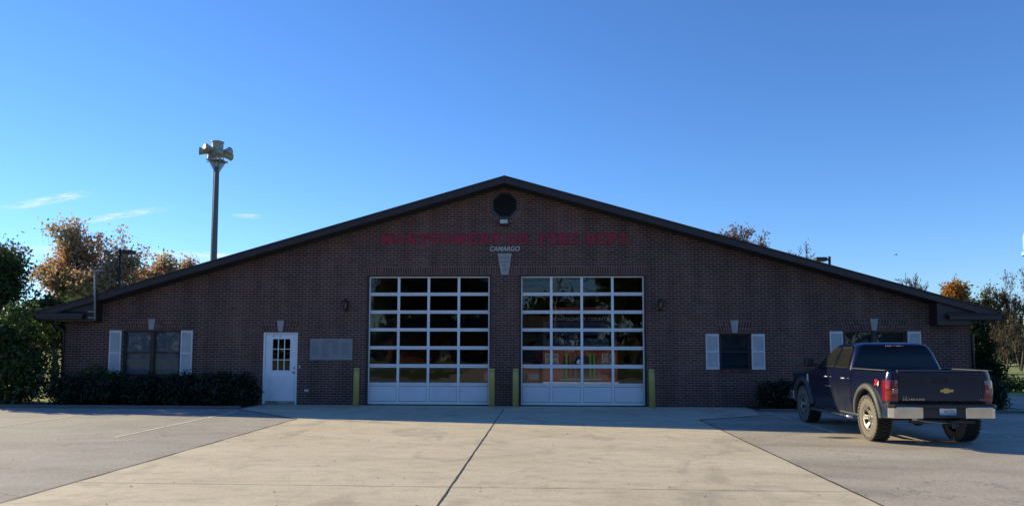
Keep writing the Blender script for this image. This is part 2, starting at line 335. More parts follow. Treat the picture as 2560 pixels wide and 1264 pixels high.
def line_mat():
    m, t, p, co = base('worn line paint'); n = noise(t, co, 9, 6, .75); f = noise(t, co, 1.3, 4); a = nd(t, 'Math', operation='ADD'); lk(t, n.outputs[0], a.inputs[0]); lk(t, f.outputs[0], a.inputs[1])
    rr = ramp(t, a.outputs[0], [(1.0/2, 1), (1.2/2, .3)]); 
    p.inputs['Base Color'].default_value = (.62, .56, .42, 1); p.inputs['Roughness'].default_value = .85
    hv = nd(t, 'Math', operation='MULTIPLY'); lk(t, a.outputs[0], hv.inputs[0]); hv.inputs[1].default_value = .5; lk(t, hv.outputs[0], rr.inputs[0])
    lk(t, rr.outputs[0], p.inputs['Alpha']); return m
MT['line'] = line_mat()
for i, (x0, y0, x1, y1) in enumerate(((-6.96, -8.1, -7.02, -2.3), (-10.55, -8.0, -10.45, -2.3), (7.12, -6.3, 7.12, -1.6), (10.25, -7.0, 10.3, -2.2), (13.4, -6.6, 13.4, -2.2))):
    tag(strip('parking_line', [(x0+(x1-x0)*k/12, y0+(y1-y0)*k/12) for k in range(13)], .1, -.007, 'line', i), kind='structure')
# dark wet stain by the truck's rear wheel
rnd = random.Random(4)
st = [(6.85+.66*math.cos(a)*(1+.12*math.sin(3*a)+rnd.uniform(-.05, .05)), -7.22+.30*math.sin(a)*(1+.15*math.cos(2*a))) for a in [2*PI*k/40 for k in range(40)]]
def stain_mat():
    m, t, p, co = base('damp stain'); n = noise(t, co, 4, 6, .7); v = mapping(t, co, (1/.62, 1/.28, 1), loc=(-6.85/.62, 7.22/.28, 0))
    ln = nd(t, 'VectorMath', operation='LENGTH'); sp = nd(t, 'SeparateXYZ'); lk(t, v, sp.inputs[0]); cb = nd(t, 'CombineXYZ'); lk(t, sp.outputs[0], cb.inputs[0]); lk(t, sp.outputs[1], cb.inputs[1]); lk(t, cb.outputs[0], ln.inputs[0])
    a = nd(t, 'Math', operation='MULTIPLY_ADD'); lk(t, n.outputs[0], a.inputs[0]); a.inputs[1].default_value = .6; lk(t, ln.outputs['Value'], a.inputs[2])
    rr = ramp(t, a.outputs[0], [(.5, .88), (1.0, 0.0)]); lk(t, rr.outputs[0], p.inputs['Alpha']); p.inputs['Base Color'].default_value = (.055, .038, .026, 1); p.inputs['Roughness'].default_value = .55; return m
tag(MB().add([(x, y, -.006) for x, y in st], [tuple(range(40))]).build('oil_stain', stain_mat()), kind='structure')
# planting bed and kerb
sheet('planting_bed', [(-15.6, -1.45), (-7.35, -1.45), (-7.35, -.0), (-15.6, 0.0)], .03, 'mulch')
tag(MB().box(-15.6, -1.6, -.03, -7.3, -1.452, .07).build('kerb', 'curb', bevel=.015), kind='structure')
sheet('planting_bed', [(7.05, -1.3), (13.9, -1.3), (13.9, 0), (7.05, 0)], .03, 'mulch')
tag(MB().box(7.0, -1.45, -.03, 14.0, -1.302, .07).build('kerb', 'curb', bevel=.015), kind='structure')
sheet('grass_verge', [(-60, -30), (-15.6, -30), (-15.6, 30), (-60, 30)], -.016, 'grass')
sheet('side_road', [(15.2, 8.5), (17.3, 8.5), (26, 16), (24, 17.5)], -.014, 'asph_r')

for k, (p, q, sd_) in enumerate((((-4.6, -7.2), (-.1, -9.4), 31), ((.2, -8.3), (3.1, -6.1), 32), ((1.6, -10.4), (4.8, -11.6), 33))):
    rnd = random.Random(sd_); pts = []
    dv = 0
    for i in range(70):
        u = i/69; dv += rnd.gauss(0, .018); pts.append((p[0]+(q[0]-p[0])*u+dv*.5, p[1]+(q[1]-p[1])*u+dv))
    tag(strip('slab_crack', pts, .005, 0.0, 'tar', sd_), kind='structure')
# small stones and leaf scraps scattered on the paving
b = MB(); rnd = random.Random(12)
for i in range(520):
    x = rnd.uniform(-14, 14); y = -rnd.uniform(2.2, 18)**1.0; r_ = rnd.uniform(.006, .02); a = rnd.uniform(0, PI); c_, s_ = math.cos(a)*r_, math.sin(a)*r_; h = rnd.uniform(.003, .012)
    b.add([(x+c_, y+s_, 0.0), (x-s_*.7, y+c_*.7, 0.0), (x-c_, y-s_, 0.0), (x+s_*.7, y-c_*.7, 0.0), (x, y, h)], [(0, 1, 4), (1, 2, 4), (2, 3, 4), (3, 0, 4)])
tag(b.build('pavement_debris', mat('grit', (.06, .045, .03), (.3, .27, .2), scale=.9, rough=.9)), 'small stones and leaf scraps scattered over the concrete and asphalt', 'debris', kind='stuff')

# ------------------------------------------------------------------ fire station
fs = thing('fire_station', 'long dark brick fire station with low gable roof and two white glazed bay doors', 'fire station')
SL = .2855; HT = 6.73; W_ = 13.415; DEP = 24.0
def rz_(x): return HT-SL*abs(x)
WT = .24      # wall top below roof top line
openings = [(-4.16, -.42, 0, 3.87), (.42, 4.16, 0, 3.87), (-7.275, -6.225, 0, 2.145), (-11.61, -9.82, .84, 2.205), (9.83, 11.62, .84, 2.205), (6.27, 7.17, 1.08, 2.125)]
octp = []
OC = (-.02, 5.97); OR = .385
for k in range(8):
    a = PI/8+k*PI/4; octp.append((OC[0]+OR/math.cos(PI/8)*math.cos(a), OC[1]+OR/math.cos(PI/8)*math.sin(a)))
def gable(y, openings, flip=False, oct_=False):
    xs = sorted({-W_, 0.0, W_}|{o[0] for o in openings}|{o[1] for o in openings}|({OC[0]-.5, OC[0]+.5} if oct_ else set()))
    b = MB()
    for a, c in zip(xs, xs[1:]):
        mid = (a+c)/2; here = sorted([o for o in openings if o[0] <= mid <= o[1]], key=lambda o: o[2]); z = 0
        for o in here:
            if o[2] > z: b.add([(a, y, z), (c, y, z), (c, y, o[2]), (a, y, o[2])], [(0, 1, 2, 3)])
            z = o[3]
        if oct_ and OC[0]-.5 <= mid <= OC[0]+.5:
            b.add([(a, y, z), (c, y, z), (c, y, OC[1]-.5), (a, y, OC[1]-.5)], [(0, 1, 2, 3)]); z = OC[1]+.5
        b.add([(a, y, z), (c, y, z), (c, y, rz_(c)-WT), (a, y, rz_(a)-WT)], [(0, 1, 2, 3)])
    if oct_:   # square ring round the octagonal vent
        sq = []
        for k in range(16):
            a = PI/8+k*PI/8; m = max(abs(math.cos(a)), abs(math.sin(a))); sq.append((OC[0]+.5*math.cos(a)/m, OC[1]+.5*math.sin(a)/m))
        ins = []
        for k in range(16):
            p = octp[k//2]; q = octp[(k//2+1) % 8]; ins.append(p if k % 2 == 0 else ((p[0]+q[0])/2, (p[1]+q[1])/2))
        for k in range(16):
            j = (k+1) % 16; b.add([(ins[k][0], y, ins[k][1]), (sq[k][0], y, sq[k][1]), (sq[j][0], y, sq[j][1]), (ins[j][0], y, ins[j][1])], [(0, 1, 2, 3)])
    return b
b = gable(0, openings, oct_=True)
for x0, x1, z0, z1 in openings:
    d = .16
    b.add([(x0, 0, z0), (x0, d, z0), (x0, d, z1), (x0, 0, z1)], [(0, 1, 2, 3)]); b.add([(x1, 0, z0), (x1, d, z0), (x1, d, z1), (x1, 0, z1)], [(3, 2, 1, 0)])
    b.add([(x0, 0, z1), (x1, 0, z1), (x1, d, z1), (x0, d, z1)], [(0, 1, 2, 3)])
    if z0 > 0: b.add([(x0, 0, z0), (x1, 0, z0), (x1, d, z0), (x0, d, z0)], [(3, 2, 1, 0)])
for k in range(8):
    p, q = octp[k], octp[(k+1) % 8]; b.add([(p[0], 0, p[1]), (q[0], 0, q[1]), (q[0], .1, q[1]), (p[0], .1, p[1])], [(0, 1, 2, 3)])
b.build('front_wall', 'brick', fs, recalc=False)
gable(.162, openings).build('inner_wall', 'intwall', fs, recalc=False)
zt = rz_(W_)-WT
for q in (-W_, W_): MB().add([(q, 0, 0), (q, DEP, 0), (q, DEP, zt), (q, 0, zt)], [(0, 1, 2, 3)]).build('side_wall', 'brick_side', fs, recalc=False)
back_open = []
gable(DEP, back_open).build('back_wall', 'brick', fs, recalc=False)
MB().box(-W_+.05, .2, -.03, W_-.05, DEP-.02, .002).build('garage_floor', 'intfloor', fs)
b = MB()
for x in (-5.4, 5.4): b.box(x-.1, .18, .004, x+.1, DEP-.02, 5.1)
b.box(-5.28, .2, 4.75, 5.28, DEP-.1, 4.85)
b.build('partition_wall', 'intwall', fs)
# roof
YF = -.55; EX = 14.0
b = MB()
for s in (-1, 1):
    pts = [(0, HT), (s*EX, HT-SL*EX), (s*EX, HT-SL*EX-.15), (0, HT-.17)]
    b.prism_y(pts if s < 0 else pts[::-1], YF+.03, DEP+.5)
b.build('roof', 'shingle', fs)
for s in (-1, 1):          # rake boards and drip edge
    b = MB(); pts = [(0, HT-.035), (s*(EX-.1), HT-SL*(EX-.1)-.035), (s*(EX-.1), HT-SL*(EX-.1)-.2), (0, HT-.21)]
    b.prism_y(pts, YF, YF+.028); b.build('rake_board', 'trim', fs)
    b = MB(); pts = [(0, HT+.012), (s*(EX+.02), HT-SL*(EX+.02)+.012), (s*(EX+.02), HT-SL*(EX+.02)-.028), (0, HT-.032)]
    b.prism_y(pts, YF-.02, YF+.027); b.build('shingle_edge', 'shingle', fs)
    b = MB(); pts = [(0, HT-.207), (s*12.3, HT-SL*12.3-.207), (s*12.3, HT-SL*12.3-.245), (0, HT-.25)]
    b.prism_y(pts, -.035, -.003); b.build('eave_shade_strip', 'trim2', fs)  # dark strip standing in for the dentil shadows below the soffit
    b = MB(); pts = [(0, HT-.18), (s*13.4, HT-SL*13.4-.18), (s*13.4, HT-SL*13.4-.205), (0, HT-.205)]
    b.prism_y(pts, YF+.03, -.003); b.build('soffit', 'trim2', fs)
    # boxed eave return with its little hip roof, pork chop and gutter
    X0, X1 = 12.28, 13.98
    def sp(x): return s*x
    b = MB()
    b.prism_y([(sp(X0), 2.37), (sp(13.14), 2.37), (sp(13.2), 2.5), (sp(X1-.08), 2.5), (sp(X1-.08), 2.70), (sp(13.6), 2.77), (sp(X0), 3.10)] if s > 0 else
              [(sp(X0), 2.45), (sp(X1-.08), 2.48), (sp(X1-.08), 2.70), (sp(13.6), 2.77), (sp(X0), 3.10)], -.45, -.01)
    b.build('eave_return', 'trim', fs)
    b = MB(); b.box(min(sp(12.55), sp(X1)), -.57, 2.52, max(sp(12.55), sp(X1)), -.455, 2.66)
    b.build('return_fascia', 'trim', fs, bevel=.01)
    b = MB(); xo, xi, xm = sp(X1+.02), sp(12.5), sp(13.6)
    b.add([(xo, -.62, 2.665), (xi, -.62, 2.665), (sp(12.75), -.25, 2.86), (xm, -.25, 2.86), (xo, -.25, 2.68), (xo, -.62, 2.64), (xi, -.62, 2.64), (xo, -.25, 2.64), (xi, -.25, 2.64)],
          [(0, 1, 2, 3), (0, 3, 4), (0, 5, 6, 1), (1, 8, 2), (1, 6, 8), (0, 4, 7, 5)])
    b.build('return_roof', mat('metal return cap', (.1, .075, .085), (.06, .045, .05), rough=.3, metal=.4) if s < 0 else 'shingle', fs)
    b = MB(); g = [(sp(X1), 2.63), (sp(X1+.02), 2.52), (sp(X1+.10), 2.51), (sp(X1+.135), 2.64), (sp(X1+.12), 2.64), (sp(X1+.09), 2.53), (sp(X1+.035), 2.54), (sp(X1+.015), 2.63)]
    b.prism_y(g, -.5, DEP+.4); b.build('gutter', 'trim', fs)
    b = MB(); b.tube([(sp(13.75), -.1, 2.5), (sp(13.75), -.08, 2.4), (sp(13.68), -.06, 2.32), (sp(13.52), .0, 2.22), (sp(13.49), .04, 2.1), (sp(13.49), .05, .1)], .045, 8)
    b.build('downspout', 'trim', fs, smooth=True)
# courses of soldier bricks, jack arches, vent surround, all as separate bricks on a mortar bed
def bricks_between(b, tl, tr, br_, bl, n, gap=.011, split=0, y=-.008, rnd=random.Random(2)):
    L = lambda p, q, t: (p[0]+(q[0]-p[0])*t, p[1]+(q[1]-p[1])*t)
    for i in range(n):
        t0, t1 = i/n, (i+1)/n; wt = math.hypot(tr[0]-tl[0], tr[1]-tl[1]); g = gap/wt/2
        a, c = L(tl, tr, t0+g), L(tl, tr, t1-g); d, e = L(bl, br_, t0+g), L(bl, br_, t1-g)
        cuts = [0, 1]
        if split: cuts = [0, rnd.choice((.33, .66)), 1] if split == 1 else [0, .5, 1]
        hh = math.hypot(tl[0]-bl[0], tl[1]-bl[1]); gg = gap/hh/2
        for u, v in zip(cuts, cuts[1:]):
            p = [L(a, d, u+gg), L(c, e, u+gg), L(c, e, v-gg), L(a, d, v-gg)]
            b.prism_y(p[::-1], y+rnd.uniform(-.001, .001), -.0005)
for x0, x1 in ((-4.2, -.15), (.12, 4.19)):
    bb = MB(); bricks_between(bb, (x0, 4.1), (x1, 4.1), (x1, 3.875), (x0, 3.875), int((x1-x0)/.0735)); o = bb.build('soldier_course', 'arch', fs)
    MB().prism_y([(x0, 3.875), (x1, 3.875), (x1, 4.1), (x0, 4.1)], -.003, 0.0).build('mortar_bed', 'mortar', o)
for cx, wt, wb, zb, zt_ in ((-10.735, .955, .86, 2.215, 2.545), (10.71, .955, .86, 2.215, 2.56), (6.715, .54, .44, 2.15, 2.5), (-6.76, .60, .51, 2.155, 2.49)):
    bb, mb_ = MB(), MB()
    for s in (-1, 1):
        tl, tr, br_, bl = (cx+s*.115, zt_), (cx+s*wt, zt_), (cx+s*wb, zb), (cx+s*.07, zb)
        mb_.prism_y([bl, br_, tr, tl] if s > 0 else [br_, bl, tl, tr], -.003, 0.0)
        bricks_between(bb, tl, tr, br_, bl, max(4, int((wt-.115)/.082)), split=1)
    o = bb.build('jack_arch', 'arch', fs); mb_.build('mortar_bed', 'mortar', o)
bb, mb_ = MB(), MB()
for k in range(8):
    p, q = octp[k], octp[(k+1) % 8]; k2 = (OR+.105)/OR
    P, Q = [(OC[0]+(v[0]-OC[0])*k2, OC[1]+(v[1]-OC[1])*k2) for v in (p, q)]
    if k in (5,): continue
    mb_.prism_y([p, q, Q, P], -.003, 0.0); bricks_between(bb, P, Q, q, p, 4)
o = bb.build('vent_surround', 'arch', fs); mb_.build('mortar_bed', 'mortar', o)
# octagonal louvred vent
vent = MB().prism_y([(OC[0]+(p[0]-OC[0])*.995, OC[1]+(p[1]-OC[1])*.995) for p in octp], .09, .1).build('vent', 'black', fs)
b = MB()
for k in range(8):
    p, q = octp[k], octp[(k+1) % 8]; f = .87
    b.prism_y([p, q, (OC[0]+(q[0]-OC[0])*f, OC[1]+(q[1]-OC[1])*f), (OC[0]+(p[0]-OC[0])*f, OC[1]+(p[1]-OC[1])*f)], .0, .03)
b.build('vent_frame', mat('dark vent paint', (.02, .02, .026), rough=.5), vent)
b = MB()
for i in range(9):
    z = OC[1]-.3+i*.072; hw = min(.33, .33-(abs(z-OC[1])-.14) if abs(z-OC[1]) > .14 else .33)
    b.add([(OC[0]-hw, .015, z-.025), (OC[0]+hw, .015, z-.025), (OC[0]+hw, .075, z+.03), (OC[0]-hw, .075, z+.03)], [(0, 1, 2, 3)])
b.build('louvre', mat('louvre paint', (.03, .03, .04), rough=.5), vent, solid=.008)
# keystones
for cx, z0, z1, a, c in ((-10.735, 2.22, 2.55, .07, .112), (10.71, 2.22, 2.565, .07, .112), (6.715, 2.15, 2.515, .075, .118), (-6.76, 2.16, 2.505, .065, .11)):
    MB().prism_y([(cx-a, z0), (cx+a, z0), (cx+c, z1), (cx-c, z1)], -.03, 0).build('keystone', 'stone', fs, bevel=.004)
kk = MB().prism_y([(-.13, 3.865), (.10, 3.865), (.19, 4.51), (-.23, 4.51)], -.04, 0).build('date_keystone', 'stone', fs, bevel=.006)
for s, z, sz in (('M.C.F.D', 4.355, .085), ('CAMARGO', 4.24, .056), ('DEPT.', 4.125, .06), ('1988', 4.01, .055)):
    text('engraving', s, sz, 'engrave', kk, (-.02, -.0415, z), ext=.001, space=1.05)
# bay doors
ROWS = [(3.79, 3.345), (3.25, 2.81), (2.715, 2.28), (2.185, 1.745), (1.645, 1.21), (1.105, .665)]
COLS = [(.05, .86), (.95, 1.76), (1.85, 2.66), (2.75, 3.56)]   # clear panes, from the door's left edge, 3.61 wide with edges
def bay_door(x0, x1, y, parent, nm='bay_door', rows=ROWS):
    Wd = x1-x0; k = Wd/3.64
    cols = [(.035*k, .86*k), (.935*k, 1.765*k), (1.84*k, 2.675*k), (2.75*k, 3.60*k)]
    fr = MB(); gl = MB()
    xs = [0]+[v for c in cols for v in c]+[Wd]
    zs = [.02]+[.10, .56]+[v for r in rows[::-1] for v in (r[1], r[0])]+[3.825]
    # horizontal rails (full width, split at the section seams) and stiles between them
    seams = [.615]+[(rows[i][1]+rows[i+1][0])/2 for i in range(5)][::-1]
    rails = [(.022, .10), (.565, .612), (.618, .662)]
    for i in range(5, 0, -1):
        a = rows[i][0]; c = rows[i-1][1]; m = (a+c)/2; rails += [(a, m-.003), (m+.003, c)]
    rails.append((rows[0][0], 3.83))
    for a, c in rails: fr.box(x0, y, a, x1, y+.045, c)
    bands = [(.10, .565)]+[(r[1], r[0]) for r in rows[::-1]]
    for a, c in bands:
        for i in range(0, len(xs), 2): fr.box(x0+xs[i], y+.002, a+.0005, x0+xs[i+1], y+.043, c-.0005)
    d = fr.build(nm, 'white', parent, bevel=.004, bseg=1)
    for r in rows:
        for c in cols: gl.add([(x0+c[0], y+.028, r[1]), (x0+c[1], y+.028, r[1]), (x0+c[1], y+.028, r[0]), (x0+c[0], y+.028, r[0])], [(0, 1, 2, 3)])
    gl.build('glass', 'glass', d, recalc=False)
    pn = MB(); rb = MB()
    for c in cols:
        pn.box(x0+c[0]+.008, y+.012, .112, x0+c[1]-.008, y+.03, .553)
        rb.add([(x0+c[0], y+.02, .10), (x0+c[1], y+.02, .10), (x0+c[1], y+.02, .565), (x0+c[0], y+.02, .565)], [(0, 1, 2, 3)])
    pn.build('panel', 'panel', d, bevel=.003, bseg=1); rb.build('panel_seal', 'rubber', d, recalc=False)
    MB().box(x0, y+.005, .001, x1, y+.035, .021).build('bottom_seal', 'rubber', d)
    return d
for x0, x1 in ((-4.11, -.47), (.47, 4.11)):
    bay_door(x0, x1, .105, fs)
    f = MB(); f.box(x0-.05, .02, 0, x0-.003, .14, 3.868); f.box(x1+.003, .02, 0, x1+.05, .14, 3.868); f.box(x0-.0025, .02, 3.832, x1+.0025, .14, 3.868)
    f.build('bay_door_jamb', 'trim', fs)
# entry door
dr = MB()
PX0, PX1 = -7.035, -6.44
cx_ = [PX0, PX0+.028, -6.845, -6.825, -6.655, -6.635, PX1-.028, PX1]; 
dr.box(-7.215, .05, .012, PX0, .092, 2.095); dr.box(PX1, .05, .012, -6.285, .092, 2.095)
dr.box(PX0, .05, 1.975, PX1, .092, 2.095); dr.box(PX0, .05, .012, PX1, .092, .985)
entry = dr.build('entry_door', 'door', fs, bevel=.002, bseg=1)
b = MB()
zz = [.985, 1.013, 1.315, 1.337, 1.635, 1.657, 1.947, 1.975]
for i in range(0, 8, 2): b.box(cx_[i], .036, .985, cx_[i+1], .088, 1.975)
for i in range(0, 8, 2):
    for j in range(1, 7, 2): b.box(cx_[j], .039, zz[i], cx_[j+1], .085, zz[i+1])
b.build('muntin', 'door', entry, bevel=.002, bseg=1)
b = MB()
for i in (1, 3, 5):
    for j in (1, 3, 5): b.add([(cx_[j], .07, zz[i]), (cx_[j+1], .07, zz[i]), (cx_[j+1], .07, zz[i+1]), (cx_[j], .07, zz[i+1])], [(0, 1, 2, 3)])
b.build('glass', 'glass', entry, recalc=False)
b = MB()
for x0, x1 in ((-7.04, -6.79), (-6.68, -6.44)):
    z0, z1 = .29, .82
    for a in ((x0, z0, x1, z0+.018), (x0, z1-.018, x1, z1), (x0, z0+.018, x0+.018, z1-.018), (x1-.018, z0+.018, x1, z1-.018)): b.box(a[0], .042, a[1], a[2], .051, a[3])
    b.box(x0+.04, .045, z0+.04, x1-.04, .051, z1-.04)
b.build('raised_panel', 'door', entry, bevel=.003, bseg=1)
MB().box(-7.2, .046, .013, -6.3, .0495, .10).build('kick_plate', mat('worn door foot', (.4, .37, .3), (.12, .1, .08), rough=.7, scale=7), entry)
b = MB(); b.lathe([(.0, .0), (.03, .0), (.03, .012), (.016, .014), (.014, .04), (.03, .048), (.034, .062), (.026, .078), (.0, .082)], ax='y', n=16); b.build('knob', 'steel', entry, smooth=True).location = (-6.335, .05, .95)
b.v = []; b.f = []; b.lathe([(0, 0), (.03, 0), (.027, .014), (0, .018)], ax='y', n=16); b.build('deadbolt', 'steel', entry, smooth=True).location = (-6.335, .05, 1.09)
for o in entry.children:
    if o.name.startswith(('knob', 'deadbolt')): o.scale = (1, -1, 1)
f = MB(); f.box(-7.27, -.004, 0, -7.222, .12, 2.14); f.box(-6.278, -.004, 0, -6.23, .12, 2.14); f.box(-7.2215, -.004, 2.1, -6.2785, .12, 2.14)
f.build('door_frame', 'white', fs, bevel=.003, bseg=1); MB().box(-7.22, -.03, .001, -6.28, .1, .018).build('threshold', 'steel', fs)
for z in (.35, 1.15, 1.85): b = MB(); b.tube([(-7.219, .045, z-.05), (-7.219, .045, z+.05)], .009, 8); b.build('hinge', 'steel', entry)
MB().box(-7.0, .03, 2.03, -6.96, .05, 2.05).build('bracket', 'black', entry); MB().box(-6.78, .03, 2.03, -6.75, .05, 2.05).build('bracket', 'black', entry)
# windows: brown double-hung units with shutters
def window(x0, x1, z0, z1, units, blind='blind'):
    f = MB(); y0, y1 = .05, .12; t = .045
    f.box(x0+.003, y0, z0+.003, x0+t, y1, z1-.003); f.box(x1-t, y0, z0+.003, x1-.003, y1, z1-.003); f.box(x0+t, y0, z1-t, x1-t, y1, z1-.003); f.box(x0+t, y0, z0+.003, x1-t, y1, z0+t)
    xs = [x0+t+(x1-x0-2*t)*i/units for i in range(units+1)]; g = MB(); bl = MB()
    for i in range(1, units): f.box(xs[i]-.05, y0-.01, z0+t, xs[i]+.05, y1-.001, z1-t)
    for a, c in zip(xs, xs[1:]):
        a2 = a+(.05 if a != xs[0] else 0); c2 = c-(.05 if c != xs[-1] else 0); zm = (z0+z1)/2
        f.box(a2, y0+.012, zm-.02, c2, y1-.012, zm+.02); f.box(a2, y0+.014, z0+t, a2+.03, y1-.014, z1-t); f.box(c2-.03, y0+.014, z0+t, c2, y1-.014, z1-t)
        g.add([(a2, .08, z0+t), (c2, .08, z0+t), (c2, .08, z1-t), (a2, .08, z1-t)], [(0, 1, 2, 3)])
        n = int((z1-z0)/.05)
        for k in range(n):
            z = z0+t+(z1-z0-2*t)*k/n; bl.add([(a2, .135, z), (c2, .135, z), (c2, .152, z+.046), (a2, .152, z+.046)], [(0, 1, 2, 3)])
    wd = f.build('window', 'trim', fs, bevel=.003, bseg=1); g.build('glass', 'wglass', wd, recalc=False); bl.build('blind', blind, wd, recalc=False)
    MB().box(x0-.02, .164, z0-.02, x1+.02, .17, z1+.02).build('blind_backing', 'dark', wd)
    # rowlock sill
    s = MB(); n = int((x1-x0)/.075)
    for k in range(n):
        a = x0+(x1-x0)*k/n; s.box(a+.005, -.025, z0-.105, a+(x1-x0)/n-.005, .045, z0-.002)
    s.build('window_sill', 'arch', wd); 
def shutter(x0, x1, z0, z1):
    f = MB(); t = .042; y0, y1 = -.045, -.004; zm = (z0+z1)/2
    f.box(x0, y0, z0, x0+t, y1, z1); f.box(x1-t, y0, z0, x1, y1, z1)
    for a, c in ((z0, z0+.07), (zm-.028, zm+.028), (z1-.07, z1)): f.box(x0+t, y0, a, x1-t, y1, c)
    f.box(x0+t, y1-.01, z0+.07, x1-t, y1-.001, z1-.07) if False else None
    sh = f.build('shutter', 'shutter', fs, bevel=.003, bseg=1); s = MB()
    for a, c in ((z0+.07, zm-.028), (zm+.028, z1-.07)):
        n = int((c-a)/.032)
        for k in range(n):
            z = a+(c-a)*k/n; s.add([(x0+t, y0+.004, z), (x1-t, y0+.004, z), (x1-t, y1-.006, z+.036), (x0+t, y1-.006, z+.036)], [(0, 1, 2, 3)])
    s.build('slat', 'shutter', sh, recalc=False)
window(-11.61, -9.82, .84, 2.205, 2); shutter(-12.015, -11.645, .835, 2.2); shutter(-9.80, -9.44, .835, 2.2)
window(9.83, 11.62, .84, 2.205, 2, 'blindd'); shutter(9.43, 9.80, .835, 2.2); shutter(11.64, 12.01, .835, 2.2)
window(6.27, 7.17, 1.08, 2.125, 1, 'blindd'); shutter(5.87, 6.25, 1.085, 2.12); shutter(7.19, 7.57, 1.085, 2.12)
MB().box(-5.99, -.02, .39, -5.87, -.001, .455).build('outlet_cover', 'shutter', fs, bevel=.006)
MB().box(-6.17, -.02, 1.07, -6.13, -.001, 1.17).build('doorbell', 'offwhite', fs, bevel=.006)

# ------------------------------------------------------------------ lettering on the gable
def inside(ch, x, y):      # x,y in 0..1, chunky western slab face
    st = .34
    def rect(a, b, c, d): return a <= x <= c and b <= y <= d
    def bump_(cx): return abs(x-cx) < .05+max(0, .13-abs(y-.5)) and abs(y-.5) < .13
    def serif(cx, wd=.27): return (y < .17 or y > .83) and abs(x-cx) < wd
    def ring(cx, rx, ri): 
        e = ((x-cx)/rx)**2+((y-.5)/.5)**2; i = ((x-cx)/ri)**2+((y-.5)/.27)**2; return e <= 1 and i >= 1
    def diag(x0, y0, x1, y1, t):
        tt = ((x-x0)*(x1-x0)+(y-y0)*(y1-y0))/((x1-x0)**2+(y1-y0)**2); return 0 <= tt <= 1 and abs(x-(x0+(x1-x0)*tt)) < t
    if ch == 'M': return rect(.07, 0, .3, 1) or rect(.68, 0, .93, 1) or diag(.2, 1, .5, .18, .15) or diag(.8, 1, .5, .18, .15) or (y < .16 and (x < .38 or x > .6)) or bump_(.2) or (y > .84 and (x < .3 or x > .7))
    if ch == 'N': return rect(.1, 0, .32, 1) or rect(.68, 0, .88, 1) or diag(.2, 1, .8, 0, .18) or (y < .16 and x < .42) or (y > .84 and x > .58)
    if ch == 'O': return ring(.5, .5, .19)
    if ch in 'CG':
        r = ring(.5, .5, .2) and not (x > .6 and .36 < y < .64); return r or (ch == 'G' and rect(.56, .12, .92, .5)) or (x > .74 and y > .6 and y < .95)
    if ch == 'T': return rect(.33, 0, .67, 1) or y > .78 or ((x < .2 or x > .8) and y > .58) or (y < .16 and .2 < x < .8)
    if ch in 'EF':
        r = rect(.1, 0, .44, 1) or y > .8 or rect(.1, .4, .7, .6) or rect(.6, .32, .72, .68) or (x > .8 and y > .62) or (y < .16 and x < .56); return r or (ch == 'E' and (y < .2 or (x > .8 and y < .38)))
    if ch in 'RP':
        bowl = ((x-.5)/.45)**2+((y-.72)/.29)**2 <= 1 and not (abs(x-.55) < .09 and abs(y-.73) < .09); r = rect(.1, 0, .42, 1) or (bowl and x > .3) or (y < .16 and x < .54)
        return r or (y > .84 and x < .5) or (ch == 'R' and (diag(.55, .5, .82, 0, .16) or (y < .14 and x > .62)))
    if ch == 'Y': return rect(.34, 0, .66, .5) or diag(.14, 1, .5, .4, .17) or diag(.86, 1, .5, .4, .17) or (y > .86 and (x < .36 or x > .64)) or (y < .16 and .2 < x < .8)
    if ch == 'I': return rect(.22, 0, .78, 1) or y < .16 or y > .84 or bump_(.5)
    if ch == 'D': return (rect(.08, 0, .4, 1)) or (((x-.4)/.56)**2+((y-.5)/.5)**2 <= 1 and not ((x-.42)**2/.03+(y-.5)**2/.07 < 1) and x > .3) or (x < .4 and (y < .16 or y > .84))
    if ch == '.': return ((x-.5)/.5)**2+((y-.13)/.13)**2 <= 1
    return False
def slab(b, ch, x0, z0, wd, h, y0, y1):
    nx, nz = max(8, int(wd/.0115)), int(h/.0115)
    F = [[inside(ch, (i+.5)/nx, (j+.5)/nz) for i in range(nx)] for j in range(nz)]
    X = lambda i: x0+wd*i/nx
    Z = lambda j: z0+h*j/nz
    for j in range(nz):
        for i in range(nx):
            if not F[j][i]: continue
            a, c, d, e = X(i), X(i+1), Z(j), Z(j+1)
            b.add([(a, y0, d), (c, y0, d), (c, y0, e), (a, y0, e)], [(0, 1, 2, 3)])
            if i == 0 or not F[j][i-1]: b.add([(a, y0, d), (a, y0, e), (a, y1, e), (a, y1, d)], [(0, 1, 2, 3)])
            if i == nx-1 or not F[j][i+1]: b.add([(c, y0, d), (c, y1, d), (c, y1, e), (c, y0, e)], [(0, 1, 2, 3)])
            if j == 0 or not F[j-1][i]: b.add([(a, y0, d), (a, y1, d), (c, y1, d), (c, y0, d)], [(0, 1, 2, 3)])
            if j == nz-1 or not F[j+1][i]: b.add([(a, y0, e), (c, y0, e), (c, y1, e), (a, y1, e)], [(0, 1, 2, 3)])
sg = thing('sign_lettering', 'red western style capital letters reading MONTGOMERY CO. FIRE DEPT. on the gable', 'sign', (0, 0, 4.78))
def word(s, x0, x1, zoff=0):
    wts = {'M': 1.25, 'I': .75, '.': .33}; tot = sum(wts.get(c, 1) for c in s); u = (x1-x0)/(tot+.14*(len(s)-1)); x = x0
    for c in s:
        wd = wts.get(c, 1)*u; b = MB(); slab(b, c, x, zoff, wd, .315, -.022, -.001); x += wd+.14*u
        b.build('letter', 'red', sg, recalc=False)
word('MONTGOMERY', -3.77, -.12, .012); word('CO.', .04, .83, .005); word('FIRE', .99, 2.16); word('DEPT.', 2.40, 3.78, -.005)
